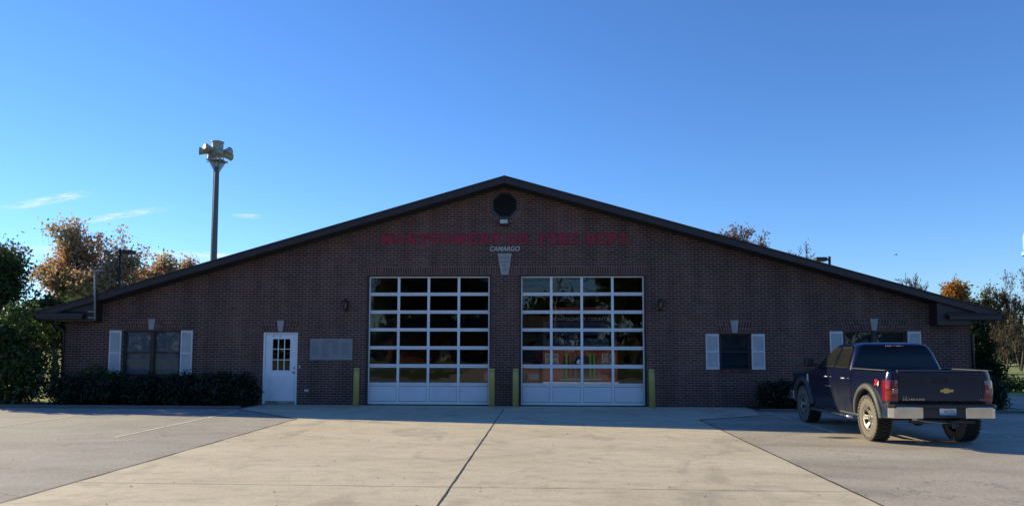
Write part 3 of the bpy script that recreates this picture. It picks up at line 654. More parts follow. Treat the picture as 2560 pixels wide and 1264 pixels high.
cs = thing('town_name_lettering', 'pale grey slanted letters reading CAMARGO just above the date keystone', 'sign', (0, 0, 4.58))
text('letters', 'CAMARGO', .197, 'letter_w', cs, (-.03, -.012, 0), shear=.25, bold=.004, ext=.008, sx=.92)

# plaque, lanterns, floodlight, bollards, mast
pq = thing('memorial_plaque', 'grey granite plaque engraved with rows of small names beside the white door', 'plaque', (-5.2, 0, 1.325))
MB().box(-.642, -.03, 0, .642, -.001, .642).build('slab', 'plaque', pq, bevel=.006)
b = MB(); rnd = random.Random(8)
for r in range(17):
    z = .5-r*.027
    for c in range(4):
        if (r > 13 and c != 1) or rnd.random() < .06: continue
        x = -.6+c*.31+rnd.uniform(0, .02); e = x+rnd.uniform(.12, .23)
        while x < e:
            wd = rnd.uniform(.02, .06); b.box(x, -.0315, z, x+wd, -.0305, z+.010); x += wd+.012
b.box(-.25, -.0315, .56, .2, -.0305, .578); b.box(-.12, -.0315, .53, .1, -.0305, .542)
b.build('engraving', mat('faint engraving', (.12, .125, .14), rough=.7), pq)
b = MB(); b.lathe([(0, -.036), (.016, -.036), (.016, -.0305), (0, -.0305)], (-.1, 0, .568), 'y', 10); b.build('boss', 'engrave', pq)
def lantern(x, z, label):
    t = thing('wall_lantern', label, 'wall lantern', (x, -.14, z), 0, 'lanterns beside the bay doors')
    MB().box(-.055, .10, -.20, .055, .139, .05).build('back_plate', 'black', t, bevel=.01)
    b = MB(); b.tube([(0, .12, -.17), (0, .06, -.2), (0, .0, -.18)], .014, 8)
    b.lathe([(.0, -.20), (.03, -.2), (.045, -.175), (.05, -.14), (.06, -.13), (.06, -.12), (0, -.12)], n=6); b.build('bracket', 'black', t)
    b = MB(); 
    for k in range(6):
        a = PI/6+k*PI/3; b.tube([(.055*math.cos(a), .055*math.sin(a), -.12), (.105*math.cos(a), .105*math.sin(a), .07)], .006, 5)
    b.build('cage', 'black', t)
    b = MB(); b.lathe([(.05, -.12), (.1, .068)], n=6, close=False); b.build('glass', 'lamp_glass', t)
    b = MB(); b.lathe([(0, .069), (.122, .07), (.12, .085), (.06, .125), (.045, .13), (.045, .15), (.03, .165), (.012, .175), (.016, .19), (0, .205)], n=6); b.build('cap', 'black', t)
    b = MB(); b.lathe([(0, -.1), (.018, -.1), (.018, -.05), (.028, -.02), (.02, .01), (.004, .04), (0, .045)], n=10); b.build('bulb', 'flame', t, smooth=True)
lantern(-4.76, 2.965, 'black carriage lantern on the brick left of the left bay door'); lantern(4.565, 2.98, 'black carriage lantern on the brick right of the right bay door')
t = thing('flood_light', 'small black floodlight under the octagonal gable vent', 'floodlight', (-.04, 0, 5.44))
MB().box(-.165, -.15, -.10, .165, -.06, .10).build('housing', 'black', t, bevel=.02); MB().box(-.115, -.156, -.05, .115, -.1505, .065).build('lens', 'bulb', t, bevel=.002)
MB().box(-.05, -.06, -.04, .05, -.001, .04).build('bracket', 'black', t); b = MB(); b.tube([(.165, -.1, .02), (.22, -.1, .03), (.25, -.09, .035)], [.012, .02, .012], 8); b.build('photocell', 'steel', t)
def bollard(x, y, label, tilt=0):
    t = thing('bollard', label, 'bollard', (x, y, 0), 0, 'yellow bollards flanking the bay doors'); t.rotation_euler.y = tilt
    h = 1.1; b = MB(); b.lathe([(0, -.15), (.085, -.15), (.085, h-.06), (.08, h-.02), (.06, h+.0), (0, h+.008)], n=24); b.build('post', 'yellow', t, smooth=True, sub=0)
    b = MB(); b.lathe([(.0875, h-.075), (.0875, h-.063)], n=24, close=False); b.build('cap_seam', 'tar', t)
bollard(-4.36, -.30, 'leftmost yellow bollard, left of the left bay door', .01); bollard(-.365, -.30, 'yellow bollard at the right edge of the left bay door, with a small bolt hole')
bollard(.325, -.30, 'yellow bollard at the left edge of the right bay door', .005); bollard(4.255, -.40, 'rightmost yellow bollard, right of the right bay door, leaning slightly', -.02)
t = thing('antenna_mast', 'thin grey mast with a flat top bracketed to the left eave', 'antenna mast', (-12.17, -.6, 0))
b = MB(); b.tube([(.03, 0, 2.48), (-.03, 0, 3.92)], .028, 10); b.build('mast', 'dullgrey', t, smooth=True)
b = MB(); b.tube([(-.22, 0, 3.925), (-.02, 0, 3.935), (.26, 0, 3.965)], [.01, .025, .01], 8); b.build('crossbar', 'dullgrey', t)
for z in (2.56, 2.74): MB().box(-.18, -.01, z-.018, .02, .02, z+.018).build('bracket', 'dullgrey', t)

# ------------------------------------------------------------------ pole siren, lamp posts, water tower
t = thing('siren_pole', 'tall grey pole topped by a cream drum siren with flared horns', 'warning siren', (-21.9, 28.1, 0))
b = MB(); b.tube([(.12, 0, 0), (.08, 0, 14.25)], [.22, .16], 16); b.build('pole', 'pole', t, smooth=True)
b = MB(); b.tube([(-.08, -.14, 0), (-.07, -.14, 14.3)], .03, 8); b.build('conduit', 'steel', t)
cxs = .08
b = MB(); n = 4
for k in range(4):
    a = PI/4+k*PI/2; d = Vector((math.cos(a), math.sin(a), 0)); s = Vector((-d.y, d.x, 0))
    p = [d*.14+Vector((cxs, 0, 13.85)), d*.14+Vector((cxs, 0, 14.6)), d*.62+Vector((cxs, 0, 14.75)), d*.62+Vector((cxs, 0, 14.68))]
    b.add([q+s*.02 for q in p]+[q-s*.02 for q in p], [(0, 1, 2, 3), (7, 6, 5, 4), (0, 4, 5, 1), (1, 5, 6, 2), (2, 6, 7, 3), (3, 7, 4, 0)])
b.build('gusset', 'steel', t)
b = MB(); b.box(cxs-.55, -.55, 14.66, cxs+.55, .55, 14.72); b.box(cxs-.75, -.05, 14.63, cxs+.75, .05, 14.66); b.tube([(cxs, 0, 14.25), (cxs, 0, 14.7)], .2, 12)
for dx, dy in ((-.3, -.3), (.3, -.3), (-.3, .3), (.3, .3)): b.tube([(cxs+dx, dy, 14.72), (cxs+dx, dy, 15.0)], .04, 6)
b.build('platform', 'steel', t)
b = MB(); b.lathe([(0, 14.98), (.36, 14.98), (.40, 15.1), (.40, 15.2), (.385, 15.22), (.385, 15.98), (.44, 16.0), (.44, 16.05), (.3, 16.1), (0, 16.12)], (cxs, 0, 0), n=28); b.build('drum', 'siren', t, smooth=True, bevel=.01)
for a, zz0, ln in ((R(200), 15.28, 1.15), (R(-118), 15.42, .95), (R(-20), 15.25, 1.12), (R(-60), 15.08, 1.05), (R(-150), 14.98, .6), (R(60), 15.2, 1.1), (R(130), 15.2, 1.1)):
    d = Vector((math.cos(a), math.sin(a), .03)); c0 = Vector((cxs, 0, zz0)); b = MB()
    prof = [(.25, .12), (.5, .16), (.8, .21), (1.0, .28), (1.02, .29), (.98, .25), (.7, .17)]
    b.tube([c0+d*(q*ln) for q, r in prof], [r for q, r in prof], 16, cap=True); b.build('horn', 'siren', t, smooth=True)
    b = MB(); b.tube([c0+d*(.9*ln), c0+d*(.93*ln)], .235, 16); b.build('horn_grille', 'black', t)
def lamp_post(x, y, h, side, label, rz=0):
    t = thing('parking_lamp', label, 'lamp post', (x, y, 0), rz, 'shoebox parking lamps behind the station')
    b = MB(); b.tube([(0, 0, 0), (0, 0, h)], [.09, .07], 12); b.build('post', 'trim', t, smooth=True)
    b = MB(); b.box(min(0, side*.25), -.04, h-.22, max(0, side*.25), .04, h-.12); b.build('arm', 'trim', t)
    x0, x1 = sorted((side*.2, side*.82)); MB().box(x0, -.26, h-.28, x1, .26, h-.06).build('lamp_head', 'trim', t, bevel=.03)
    MB().box(x0+.05, -.2, h-.29, x1-.05, .2, h-.2805).build('lens', 'bulb', t)
lamp_post(-23.77, 20.1, 7.4, 1, 'dark parking lamp rising behind the left roof slope, head to the right'); lamp_post(17.1, 20.1, 6.85, -1, 'dark parking lamp rising behind the right roof slope, head to the left')
t = thing('water_tower', 'pale green water tower standing far off at the right edge', 'water tower', (98.3, 128, 0))
b = MB(); b.lathe([(0, 21.5), (2.0, 20.9), (2.15, 20.3), (2.0, 20.5)], n=32, close=False)
b.lathe([(1.3, 20.3), (2.1, 20.75), (2.3, 21.8), (2.3, 24.0), (1.9, 25.2), (1.0, 25.9), (0, 26.1)], n=32, close=False); b.build('tank', 'tower', t, smooth=True)
b = MB(); b.lathe([(2.35, 20.2), (2.6, 20.2), (2.6, 20.9), (2.35, 20.9), (2.35, 20.2)], n=32, close=False); b.build('balcony', 'tower', t)
b = MB()
for k in range(6):
    a = k*PI/3+PI; b.tube([(2.3*math.cos(a)*1.12, 2.3*math.sin(a)*1.12, 0), (2.2*math.cos(a), 2.2*math.sin(a), 20.6)], .16, 10)
b.tube([(0, 0, 0), (0, 0, 20.6)], .5, 14); b.build('leg', 'tower', t)

# ------------------------------------------------------------------ pickup truck (origin: ground under the rear bumper; +y is forward)
def paint():
    m, t, p, co = base('dusty navy paint')
    n = noise(t, co, 3, 6, .65); s_ = nd(t, 'SeparateXYZ'); lk(t, co, s_.inputs[0]); mr = nd(t, 'MapRange'); mr.inputs[1].default_value = 1.15; mr.inputs[2].default_value = .45; lk(t, s_.outputs[2], mr.inputs[0])
    a = nd(t, 'Math', operation='MULTIPLY'); lk(t, n.outputs[0], a.inputs[0]); lk(t, mr.outputs[0], a.inputs[1]); rr = ramp(t, a.outputs[0], [(0, 0), (.55, .5)])
    c = mix(t, rr.outputs[0], (.003, .007, .036), (.035, .037, .044)); lk(t, c, p.inputs['Base Color'])
    r4 = ramp(t, a.outputs[0], [(0, .22), (.5, .5)]); lk(t, r4.outputs[0], p.inputs['Roughness']); p.inputs['Metallic'].default_value = .35
    p.inputs['Coat Weight'].default_value = .4; p.inputs['Coat Roughness'].default_value = .1; return m
PAINT = paint()
TINT = glass_mat('tinted glass', (.12, .12, .13), 1.7)
FLARE = mat('grey flare plastic', (.055, .06, .065), (.04, .044, .05), rough=.6, scale=5)
TAIL = mat('red lamp lens', (.30, .005, .009), (.10, .004, .007), rough=.12, coat=1, scale=16)
def tyre_mat():
    m, t, p, co = base('muddy tyre with shaded tread'); sp_ = nd(t, 'SeparateXYZ'); lk(t, co, sp_.inputs[0]); ab = nd(t, 'Math', operation='ABSOLUTE'); lk(t, sp_.outputs[0], ab.inputs[0])
    n = noise(t, co, 9, 5, .7); a = nd(t, 'Math', operation='MULTIPLY_ADD'); lk(t, n.outputs[0], a.inputs[0]); a.inputs[1].default_value = .04; lk(t, ab.outputs[0], a.inputs[2])
    rr = ramp(t, a.outputs[0], [(.135, (.022, .02, .018)), (.155, (.13, .12, .105))]); lk(t, rr.outputs[0], p.inputs['Base Color']); p.inputs['Roughness'].default_value = .95; bump(t, p, n.outputs[0], .3, .01); return m  # tan mud on the sidewall; tread painted dark for the shade on it
MUD_SHADE = tyre_mat()
WHL = mat('dull alloy', (.34, .34, .33), (.2, .19, .18), rough=.4, metal=.7, scale=9)
tk = thing('pickup_truck', 'dark blue pickup truck with muddy tyres parked facing the station', 'pickup truck', (8.13, -8.52, 0))
YR, YFr, RW, HW = .86, 4.32, .41, .93
def prof(z, y):     # half width of the body side at height z
    b_ = HW-.018-max(0, (.72-z))**1.5*.22-max(0, z-1.12)**1.4*.45
    return b_
def side_panel(y0, y1, ztop, zlo, s, nm, parent, solid=.02, topz=None):
    ny = max(3, int((y1-y0)/.03)); nz = 16; G = []
    for i in range(ny+1):
        y = y0+(y1-y0)*i/ny; zl = zlo(y) if callable(zlo) else zlo
        for c in (YR, YFr):
            d = abs(y-c)
            if d < .50: zl = max(zl, .42+math.sqrt(.50**2-d*d)*1.06) if d < .4999 else zl
        zt = ztop(y) if callable(ztop) else ztop; row = []
        for j in range(nz+1):
            z = zl+(zt-zl)*j/nz; x = prof(z, y)
            if y < .12: x -= (.12-y)**2*5.5
            if y > 4.95: x -= (y-4.95)**2*2.2
            row.append((s*x, y, z))
        G.append(row)
    return MB().grid(G).build(nm, PAINT, parent, smooth=True, solid=0)
rail = 1.31
BED0, BED1, CB0 = .03, 1.565, 1.585
for s in (-1, 1):
    side_panel(BED0, BED1, rail, .47, s, 'bed_side', tk)
    side_panel(CB0, 2.50, 1.30, .45, s, 'rear_door', tk)
    side_panel(2.51, 3.62, 1.29, .45, s, 'front_door', tk)
    side_panel(3.63, 5.15, lambda y: 1.24-.10*max(0, y-3.7)/1.5-.10*max(0, y-4.7)**2, .48, s, 'fender', tk)
    MB().box(min(s*.84, s*.93), BED0+.02, rail-.004, max(s*.84, s*.93), BED1, rail+.016).build('bed_rail_cap', FLARE, tk, bevel=.008)
    MB().box(min(s*.83, s*.835), BED0+.04, .78, max(s*.83, s*.835), BED1-.01, rail-.005).build('bed_wall', PAINT, tk)
    # sill and wheel housing
    b = MB(); b.box(min(s*.74, s*.86), 1.42, .40, max(s*.74, s*.86), 3.78, .475); b.build('rocker', FLARE, tk, bevel=.015)
    for yc in (YR, YFr):
        G = []
        for k in range(25):
            a = PI*k/24; y = yc+.50*math.cos(a); z = .42+.53*math.sin(a)
            G.append([(s*.90, y, z), (s*.5, y, z)])
        G = [[(s*.88, yc+.50, .45), (s*.5, yc+.5, .45)]]+[r_ for r_ in G if r_[0][2] > .45]+[[(s*.88, yc-.50, .45), (s*.5, yc-.5, .45)]]
        MB().grid(G).build('wheel_housing', 'rubber', tk)
        # flare: swept band round the arch
        G = []
        for k in range(29):
            a = -.30+(PI+.60)*k/28; cy, sy = math.cos(a), math.sin(a); row = []
            for (r_, xo) in ((.495, .895), (.50, .955), (.53, .965), (.575, .958), (.60, .93), (.605, .90)):
                y = yc+r_*cy; z = .42+r_*1.06*sy
                z = max(z, .455)
                row.append((s*(xo-(max(0, .7-z)**1.5*.2)-((.12-y)**2*2 if y < .12 else 0)), max(y, .02), z))
            G.append(row)
        MB().grid(G).build('fender_flare', FLARE, tk, smooth=True)
# rear corners, tailgate
b = MB(); b.box(-.735, 0, .775, .735, .05, rail-.012); tg = b.build('tailgate', PAINT, tk, bevel=.02, bseg=3)
MB().box(-.735, -.004, rail-.011, .735, .055, rail+.014).build('tailgate_cap', FLARE, tg, bevel=.008)
MB().box(-.70, -.006, 1.13, .70, -.001, 1.25).build('tailgate_crease', PAINT, tg, bevel=.004)
b = MB(); b.box(-.14, -.008, 1.10, .14, -.002, 1.185); b.build('handle_recess', 'rubber', tg, bevel=.012)
MB().box(-.12, -.022, 1.15, .12, -.009, 1.178).build('handle', PAINT, tg, bevel=.006)
for s in (-1, 1):
    G = []
    for j in range(9):
        z = .76+(rail-.76)*j/8; row = []
        for k in range(9):
            a = PI/2*k/8; xe = prof(z, .1)-.0; rr_ = .12
            row.append((s*(xe-rr_+rr_*math.cos(a)-.003), .122-rr_*math.sin(a), z))
        row.append((s*.745, .002, z)); G.append(row)
    MB().grid(G).build('bed_corner', PAINT, tk, smooth=True)
    # tail lamp wrapping the corner
    def tl(z0, z1, k0, k1, off, m, nm, par, flat=True):
        G = []
        for j in range(9):
            z = z0+(z1-z0)*j/8; row = []; xe = prof(z, .1)+off; bulge = .012*math.sin(PI*j/8)
            row.append((s*(xe), .20 if z < z1-.03 else .17, z)) if flat else None
            for k in range(9):
                a = PI/2*(k0+(k1-k0)*k/8); rr_ = .12+off+bulge
                row.append((s*(xe-.12-off+rr_*math.cos(a)), .122-rr_*math.sin(a), z))
            row.append((s*.742, -.008-off*.3-bulge*.6, z)) if flat else None
            G.append(row)
        return MB().grid(G).build(nm, m, par, smooth=True)
    lampo = tl(.785, 1.15, 0, 1, .012, TAIL, 'tail_lamp', tk)
    G = []
    for z in (.93, .99):
        G.append([(s*.80, -.030, z), (s*.745, -.024, z)])
    MB().box(min(s*.745, s*.835), -.031, .925, max(s*.745, s*.835), -.018, 1.0).build('reversing_lamp', mat('clear lamp lens', (.3, .2, .2), rough=.2), lampo, bevel=.006)
    for z in (.865, 1.065): MB().box(min(s*.745, s*.89), -.012, z-.003, max(s*.745, s*.87), -.0275 if False else -.028, z+.003).build('lamp_rib', 'black', lampo)
# bumper
b = MB(); b.prism_z([(-.93, .16), (-.93, -.02), (-.84, -.10), (.84, -.10), (.93, -.02), (.93, .16), (.86, .16), (.86, .02), (-.86, .02), (-.86, .16)], .665, .735)
bp = b.build('rear_bumper', 'black', tk, bevel=.012)
for s in (-1, 1):
    b = MB()
    pts = [(s*.36, -.10), (s*.80, -.105), (s*.855, -.085), (s*.925, .0), (s*.935, .20), (s*.90, .20), (s*.88, .02), (s*.80, -.06), (s*.36, -.06)]
    b.prism_z(pts, .49, .694)
    b.build('chrome_corner', 'chrome', bp, bevel=.014, bseg=3)
MB().box(-.36, -.085, .50, .36, .0, .664).build('bumper_centre', 'black', bp, bevel=.01)
pl = MB().box(-.083-.0, -.096, .548, .198, -.0865, .69).build('license_plate', None, tk, bevel=.003)
def plate_mat():
    m, t, p, co = base('plate'); s_ = nd(t, 'SeparateXYZ'); lk(t, co, s_.inputs[0]); n = noise(t, co, 8, 3); a = nd(t, 'Math', operation='MULTIPLY_ADD'); lk(t, n.outputs[0], a.inputs[0]); a.inputs[1].default_value = .05; lk(t, s_.outputs[2], a.inputs[2])
    mr = nd(t, 'MapRange'); mr.inputs[1].default_value = .57; mr.inputs[2].default_value = .66; lk(t, a.outputs[0], mr.inputs[0])
    rr = ramp(t, mr.outputs[0], [(0, (.01, .07, .30)), (.4, (.12, .38, .55)), (.75, (.6, .6, .62))]); lk(t, rr.outputs[0], p.inputs['Base Color']); p.inputs['Roughness'].default_value = .4; return m
pl.data.materials.append(plate_mat())
text('plate_number', 'A5Y252', .074, 'engrave', pl, (.085, -.0975, .590), ext=.0008, sx=.8, bold=.001); text('plate_state', 'KENTUCKY', .028, 'engrave', pl, (.07, -.0975, .661), ext=.0008)
# badges
em = MB(); w1, h1 = .128, .026
em.prism_y([(-.11, .945), (-.045, .945), (-.045, .925), (.045, .925), (.045, .945), (.115, .945), (.13, .992), (.045, .992), (.045, 1.012), (-.045, 1.012), (-.045, .992), (-.095, .992)], -.017, -.003)
emo = em.build('emblem', 'brass', tg, bevel=.003)
emo.location.x = .085-.0
text('model_badge', 'SILVERADO', .047, 'chrome', tg, (-.665, -.006, .80), ext=.004, align='LEFT', sx=1.32, space=1.25, bold=.0012)
text('trim_badge', 'LT', .045, 'chrome', tg, (.66, -.006, .80), ext=.004, align='LEFT', space=1.1)
text('small_badge', 'Z71 4x4', .026, 'chrome', tg, (-.665, -.006, .85), ext=.003, align='LEFT')
d = text('side_decal', 'Z', .125, mat('red decal', (.7, .01, .01), rough=.4), tk, (-.932, .44, 1.05), rot=(R(90), 0, R(-90)), ext=.002, shear=.3, bold=.008, sx=1.2)
d = text('side_decal', '4', .12, 'offwhite', tk, (-.933, .345, 1.035), rot=(R(90), 0, R(-90)), ext=.002, shear=.3, bold=.007)
# hitch, chain, exhaust, axle, spare
b = MB(); b.box(-.55, -.02, .40, .55, .06, .46); b.box(.06, -.14, .37, .16, .05, .45); b.tube([(.11, -.15, .42), (.11, -.15, .33)], .03, 8); b.tube([(.19, -.1, .45), (.2, -.12, .36), (.19, -.1, .28)], .016, 6)
b.build('hitch', 'black', tk, bevel=.006)
b = MB(); b.tube([(-.45, -.03, .47), (-.3, -.06, .435), (-.05, -.06, .415), (.08, -.06, .42)], .009, 6); b.build('tow_wire', 'steel', tk)
MB().box(-.52, -.035, .455, -.44, -.01, .488).build('tow_plug', 'offwhite', tk)
b = MB(); b.tube([(-.75, YR, .42), (.75, YR, .42)], .05, 10); b.lathe([(0, -.16), (.1, -.13), (.15, 0), (.1, .13), (0, .16)], (0, YR, .42), 'y', 16); b.box(-.45, .1, .5, -.37, 5.0, .62); b.box(.37, .1, .5, .45, 5.0, .62)
b.build('chassis', 'rubber', tk)
MB().box(-.80, .08, .70, .80, 1.56, .775).build('bed_floor', 'rubber', tk); MB().box(-.83, 1.52, .776, .83, 1.56, 1.29).build('bed_front', PAINT, tk)
# cab
def ring_pts(y0, y1, hw0, hw1, z, r=.09, n=6):   # rounded rectangle; hw0 at the rear (y0), hw1 at the front
    out = []
    for cx, cy, a0 in ((hw1-r, y1-r, 0), (-(hw1-r), y1-r, PI/2), (-(hw0-r), y0+r, PI), (hw0-r, y0+r, 1.5*PI)):
        for k in range(n+1):
            a = a0+PI/2*k/n; out.append((cx+r*math.cos(a), cy+r*math.sin(a), z))
    return out
cabs = [(1.60, 3.68, .885, .87, 1.285, .10), (1.615, 3.5, .87, .85, 1.34, .10), (1.66, 3.05, .775, .765, 1.60, .11), (1.71, 2.83, .715, .705, 1.735, .12), (1.76, 2.74, .67, .66, 1.785, .14), (1.85, 2.62, .56, .56, 1.815, .16), (1.98, 2.5, .38, .38, 1.828, .18)]
b = MB(); rings = [ring_pts(*c[:5], c[5]) for c in cabs]; nn = len(rings[0])
for r_ in rings: b.v += r_
for i in range(len(rings)-1):
    for k in range(nn): b.f.append((i*nn+k, i*nn+(k+1) % nn, (i+1)*nn+(k+1) % nn, (i+1)*nn+k))
b.f.append(tuple(range((len(rings)-1)*nn, len(rings)*nn)))
cab = b.build('cab', PAINT, tk, smooth=True)
def lerp3(a, c, t): return tuple(a[i]+(c[i]-a[i])*t for i in range(3))
def cab_at(z):
    for c0, c1 in zip(cabs, cabs[1:]):
        if c0[4] <= z <= c1[4]: t = (z-c0[4])/(c1[4]-c0[4]); return [c0[i]+(c1[i]-c0[i])*t for i in range(6)]
def side_x(z, y):
    c = cab_at(z); t = (y-c[0])/(c[1]-c[0]); return c[2]+(c[3]-c[2])*t
def glass_rear():
    G = []
    for j in range(9):
        z = 1.315+(1.765-1.315)*j/8; c = cab_at(z); row = []; hw = c[2]-.075-.02*(j/8)
        for k in range(13): x = -hw+2*hw*k/12; row.append((x, c[0]-.006-.018*(1-(x/hw)**2), z))
        G.append(row)
    g = MB().grid(G).build('rear_window', TINT_R, cab, smooth=True); return g
TINT_R = mat('dark rear glass', (.003, .004, .008), (.003, .004, .008), rough=.04, rvar=.01, spec=.35)
TINT_S = mat('dark side glass', (.012, .014, .012), (.016, .017, .015), rough=.08, spec=.3, rvar=.03)
glass_rear()
def side_glass(y0b, y1b, y0t, y1t, z0, z1, s, nm):
    G = []
    for j in range(7):
        t = j/6; z = z0+(z1-z0)*t; a = y0b+(y0t-y0b)*t; c = y1b+(y1t-y1b)*t
        G.append([(s*(side_x(z, a+(c-a)*k/6)+.006), a+(c-a)*k/6, z) for k in range(7)])
    g = MB().grid(G).build(nm, TINT_S, cab, smooth=True)
    b = MB(); e = [G[0][0], G[0][6], G[6][6], G[6][0], G[0][0]]
    b.tube([(p[0]*1.002, p[1], p[2]) for p in e], .008, 6); b.build('window_trim', 'black', g)
    return g
for s in (-1, 1):
    side_glass(1.80, 2.42, 1.86, 2.30, 1.32, 1.70, s, 'rear_side_window'); side_glass(2.54, 3.35, 2.44, 2.80, 1.32, 1.70, s, 'front_side_window')
    b = MB(); b.tube([(s*(side_x(1.715, 1.85)+.02), 1.85, 1.715), (s*(side_x(1.715, 2.3)+.02), 2.32, 1.715)], .014, 6); b.build('window_visor', 'black', cab)
    for y, nm in ((1.80, 'rear'), (2.72, 'front')):
        b = MB(); b.tube([(s*.905, y, 1.105), (s*.945, y+.02, 1.108), (s*.95, y+.16, 1.108), (s*.905, y+.19, 1.105)], [.014, .018, .018, .014], 8); b.build('door_handle', 'steel', tk, smooth=True)
    t_ = MB(); t_.box(min(s*.93, s*1.14), 3.42, 1.30, max(s*.93, s*1.14), 3.60, 1.50); t_.build('side_mirror', 'black', tk, bevel=.04, bseg=3)
    MB().box(min(s*.86, s*.95), 3.48, 1.33, max(s*.86, s*.95), 3.55, 1.37).build('mirror_arm', 'black', tk)
    b = MB(); b.tube([(s*.93, 1.50, .385), (s*.98, 1.6, .375), (s*.98, 3.55, .375), (s*.93, 3.65, .385)], .036, 10); b.build('step_bar', 'chrome', tk, smooth=True)
    MB().box(min(s*.905, s*.917), 3.95, .90, max(s*.905, s*.917), 4.05, 1.12).build('fender_vent', 'offwhite', tk, bevel=.004)
    b = MB(); b.box(min(s*.905, s*.916), 2.65, .90, max(s*.905, s*.916), 2.95, .925); b.build('door_badge', 'steel', tk)
MB().box(-.17, 1.665, 1.735, .17, 1.70, 1.77).build('third_brake_lamp', TAIL, cab, bevel=.012)
for s in (-1, 1): MB().box(-.02+s*.09-.03, 1.66, 1.742, -.02+s*.09+.04, 1.6645, 1.765).build('cargo_lamp', 'bulb', cab)
# doors' upper frames are the cab; hood, grille and front bumper
G = []
for i in range(11):
    y = 3.60+(5.12-3.60)*i/10; row = []
    for k in range(13):
        x = -.88+1.76*k/12; z = 1.265-.09*(y-3.6)/1.5-.12*max(0, y-4.85)**2*8-.05*abs(x/.88)**4+.02*(1 if abs(x) < .5 else 0)
        row.append((x, y, z))
    G.append(row)
MB().grid(G).build('hood', PAINT, tk, smooth=True)
b = MB(); b.box(-.86, 5.0, .62, .86, 5.16, 1.13); b.build('grille', 'black', tk, bevel=.03); b = MB(); b.box(-.92, 5.0, .48, .92, 5.3, .70); b.build('front_bumper', 'chrome', tk, bevel=.04)
MB().box(-.84, 3.5, .5, .84, 5.0, 1.05).build('engine_bay', 'rubber', tk); MB().box(-.86, 1.62, .46, .86, 3.66, 1.26).build('cab_floor', 'rubber', tk)
b = MB(); b.tube([(-.5, 2.7, 1.8), (-.5, 2.66, 1.9)], [.02, .006], 6); b.build('antenna', 'black', tk)
def wheel(x, y, s):
    w0 = MB()
    pr = [(.24, -.135), (.30, -.14), (.375, -.135), (.398, -.12), (.402, 0), (.398, .12), (.375, .135), (.30, .14), (.24, .135)]
    w0.lathe(pr, ax='x', n=48, close=False)
    rnd = random.Random(5)
    for k in range(36):       # lugs
        a = 2*PI*k/36
        for (x0, x1, da) in ((-.145, -.05, 0), (-.045, .045, .5), (.05, .145, 0)):
            a0 = a+da*2*PI/36; a1 = a0+2*PI/36*.56; r0, r1 = .392, .417
            def P_(xx, aa, rr): return (xx, rr*math.cos(aa), rr*math.sin(aa))
            x0s, x1s = x0, x1
            vs = [P_(x0s, a0, r0), P_(x1s, a0, r0), P_(x1s, a1, r0), P_(x0s, a1, r0), P_(x0s, a0, r1), P_(x1s, a0, r1), P_(x1s, a1, r1), P_(x0s, a1, r1)]
            if abs(x0) > .14 or abs(x1) > .14:   # side biter reaching down the shoulder
                pass
            w0.add(vs, [(0, 1, 2, 3), (4, 7, 6, 5), (0, 4, 5, 1), (1, 5, 6, 2), (2, 6, 7, 3), (3, 7, 4, 0)])
        sx = .142
        for sg_ in (-1, 1):
            a0 = a+.3*2*PI/36; a1 = a0+2*PI/36*.5
            vs = [(sg_*.13, .36*math.cos(a0), .36*math.sin(a0)), (sg_*.13, .36*math.cos(a1), .36*math.sin(a1)), (sg_*.13, .405*math.cos(a1), .405*math.sin(a1)), (sg_*.13, .405*math.cos(a0), .405*math.sin(a0))]
            vs += [(sg_*.148, v[1], v[2]) for v in vs]; w0.add(vs, [(0, 1, 2, 3), (4, 7, 6, 5), (0, 4, 5, 1), (1, 5, 6, 2), (2, 6, 7, 3), (3, 7, 4, 0)])
    wh = thing('wheel', None, None); wh.parent = tk; wh.location = (x, y, .415)
    w0.build('tyre', MUD_SHADE, wh)
    # rim: dished disc with six windows
    b = MB(); n = 96; rs = [.03, .06, .09, .115, .135, .155, .175, .19, .21, .235]
    dep = {.03: .085, .06: .08, .09: .07, .115: .075, .135: .085, .155: .095, .175: .105, .19: .11, .21: .118, .235: .132}
    for r_ in rs:
        for k in range(n): a = 2*PI*k/n; b.v.append((s*dep[r_], r_*math.cos(a), r_*math.sin(a)))
    for i in range(len(rs)-1):
        for k in range(n):
            ph = ((k+.5)/n*6) % 1; rm = (rs[i]+rs[i+1])/2
            if .105 < rm < .195 and abs(ph-.5) < .19+.10*(rm-.1)/.1: continue
            b.f.append((i*n+k, i*n+(k+1) % n, (i+1)*n+(k+1) % n, (i+1)*n+k))
    b.build('rim', WHL, wh, smooth=True, solid=.012)
    b = MB(); b.lathe([(.235, s*.135), (.24, s*.128), (.225, s*.10), (.215, -s*.1)], ax='x', n=48, close=False); b.build('rim_barrel', WHL, wh, smooth=True)
    b = MB(); b.lathe([(0, s*.02), (.17, s*.02), (.17, s*.03), (0, s*.03)], ax='x', n=32); b.build('brake_disc', 'black', wh)
    b = MB(); b.lathe([(0, s*.108), (.035, s*.104), (.045, s*.085), (.045, s*.06)], ax='x', n=20, close=False)
    for k in range(6): a = 2*PI*k/6; b.tube([(s*.07, .075*math.cos(a), .075*math.sin(a)), (s*.092, .075*math.cos(a), .075*math.sin(a))], .01, 6)
    b.build('hub_cap', WHL, wh, smooth=False)
for x, y in ((-.78, YR), (.78, YR), (-.78, YFr), (.78, YFr)): wheel(x, y, 1 if x > 0 else -1)

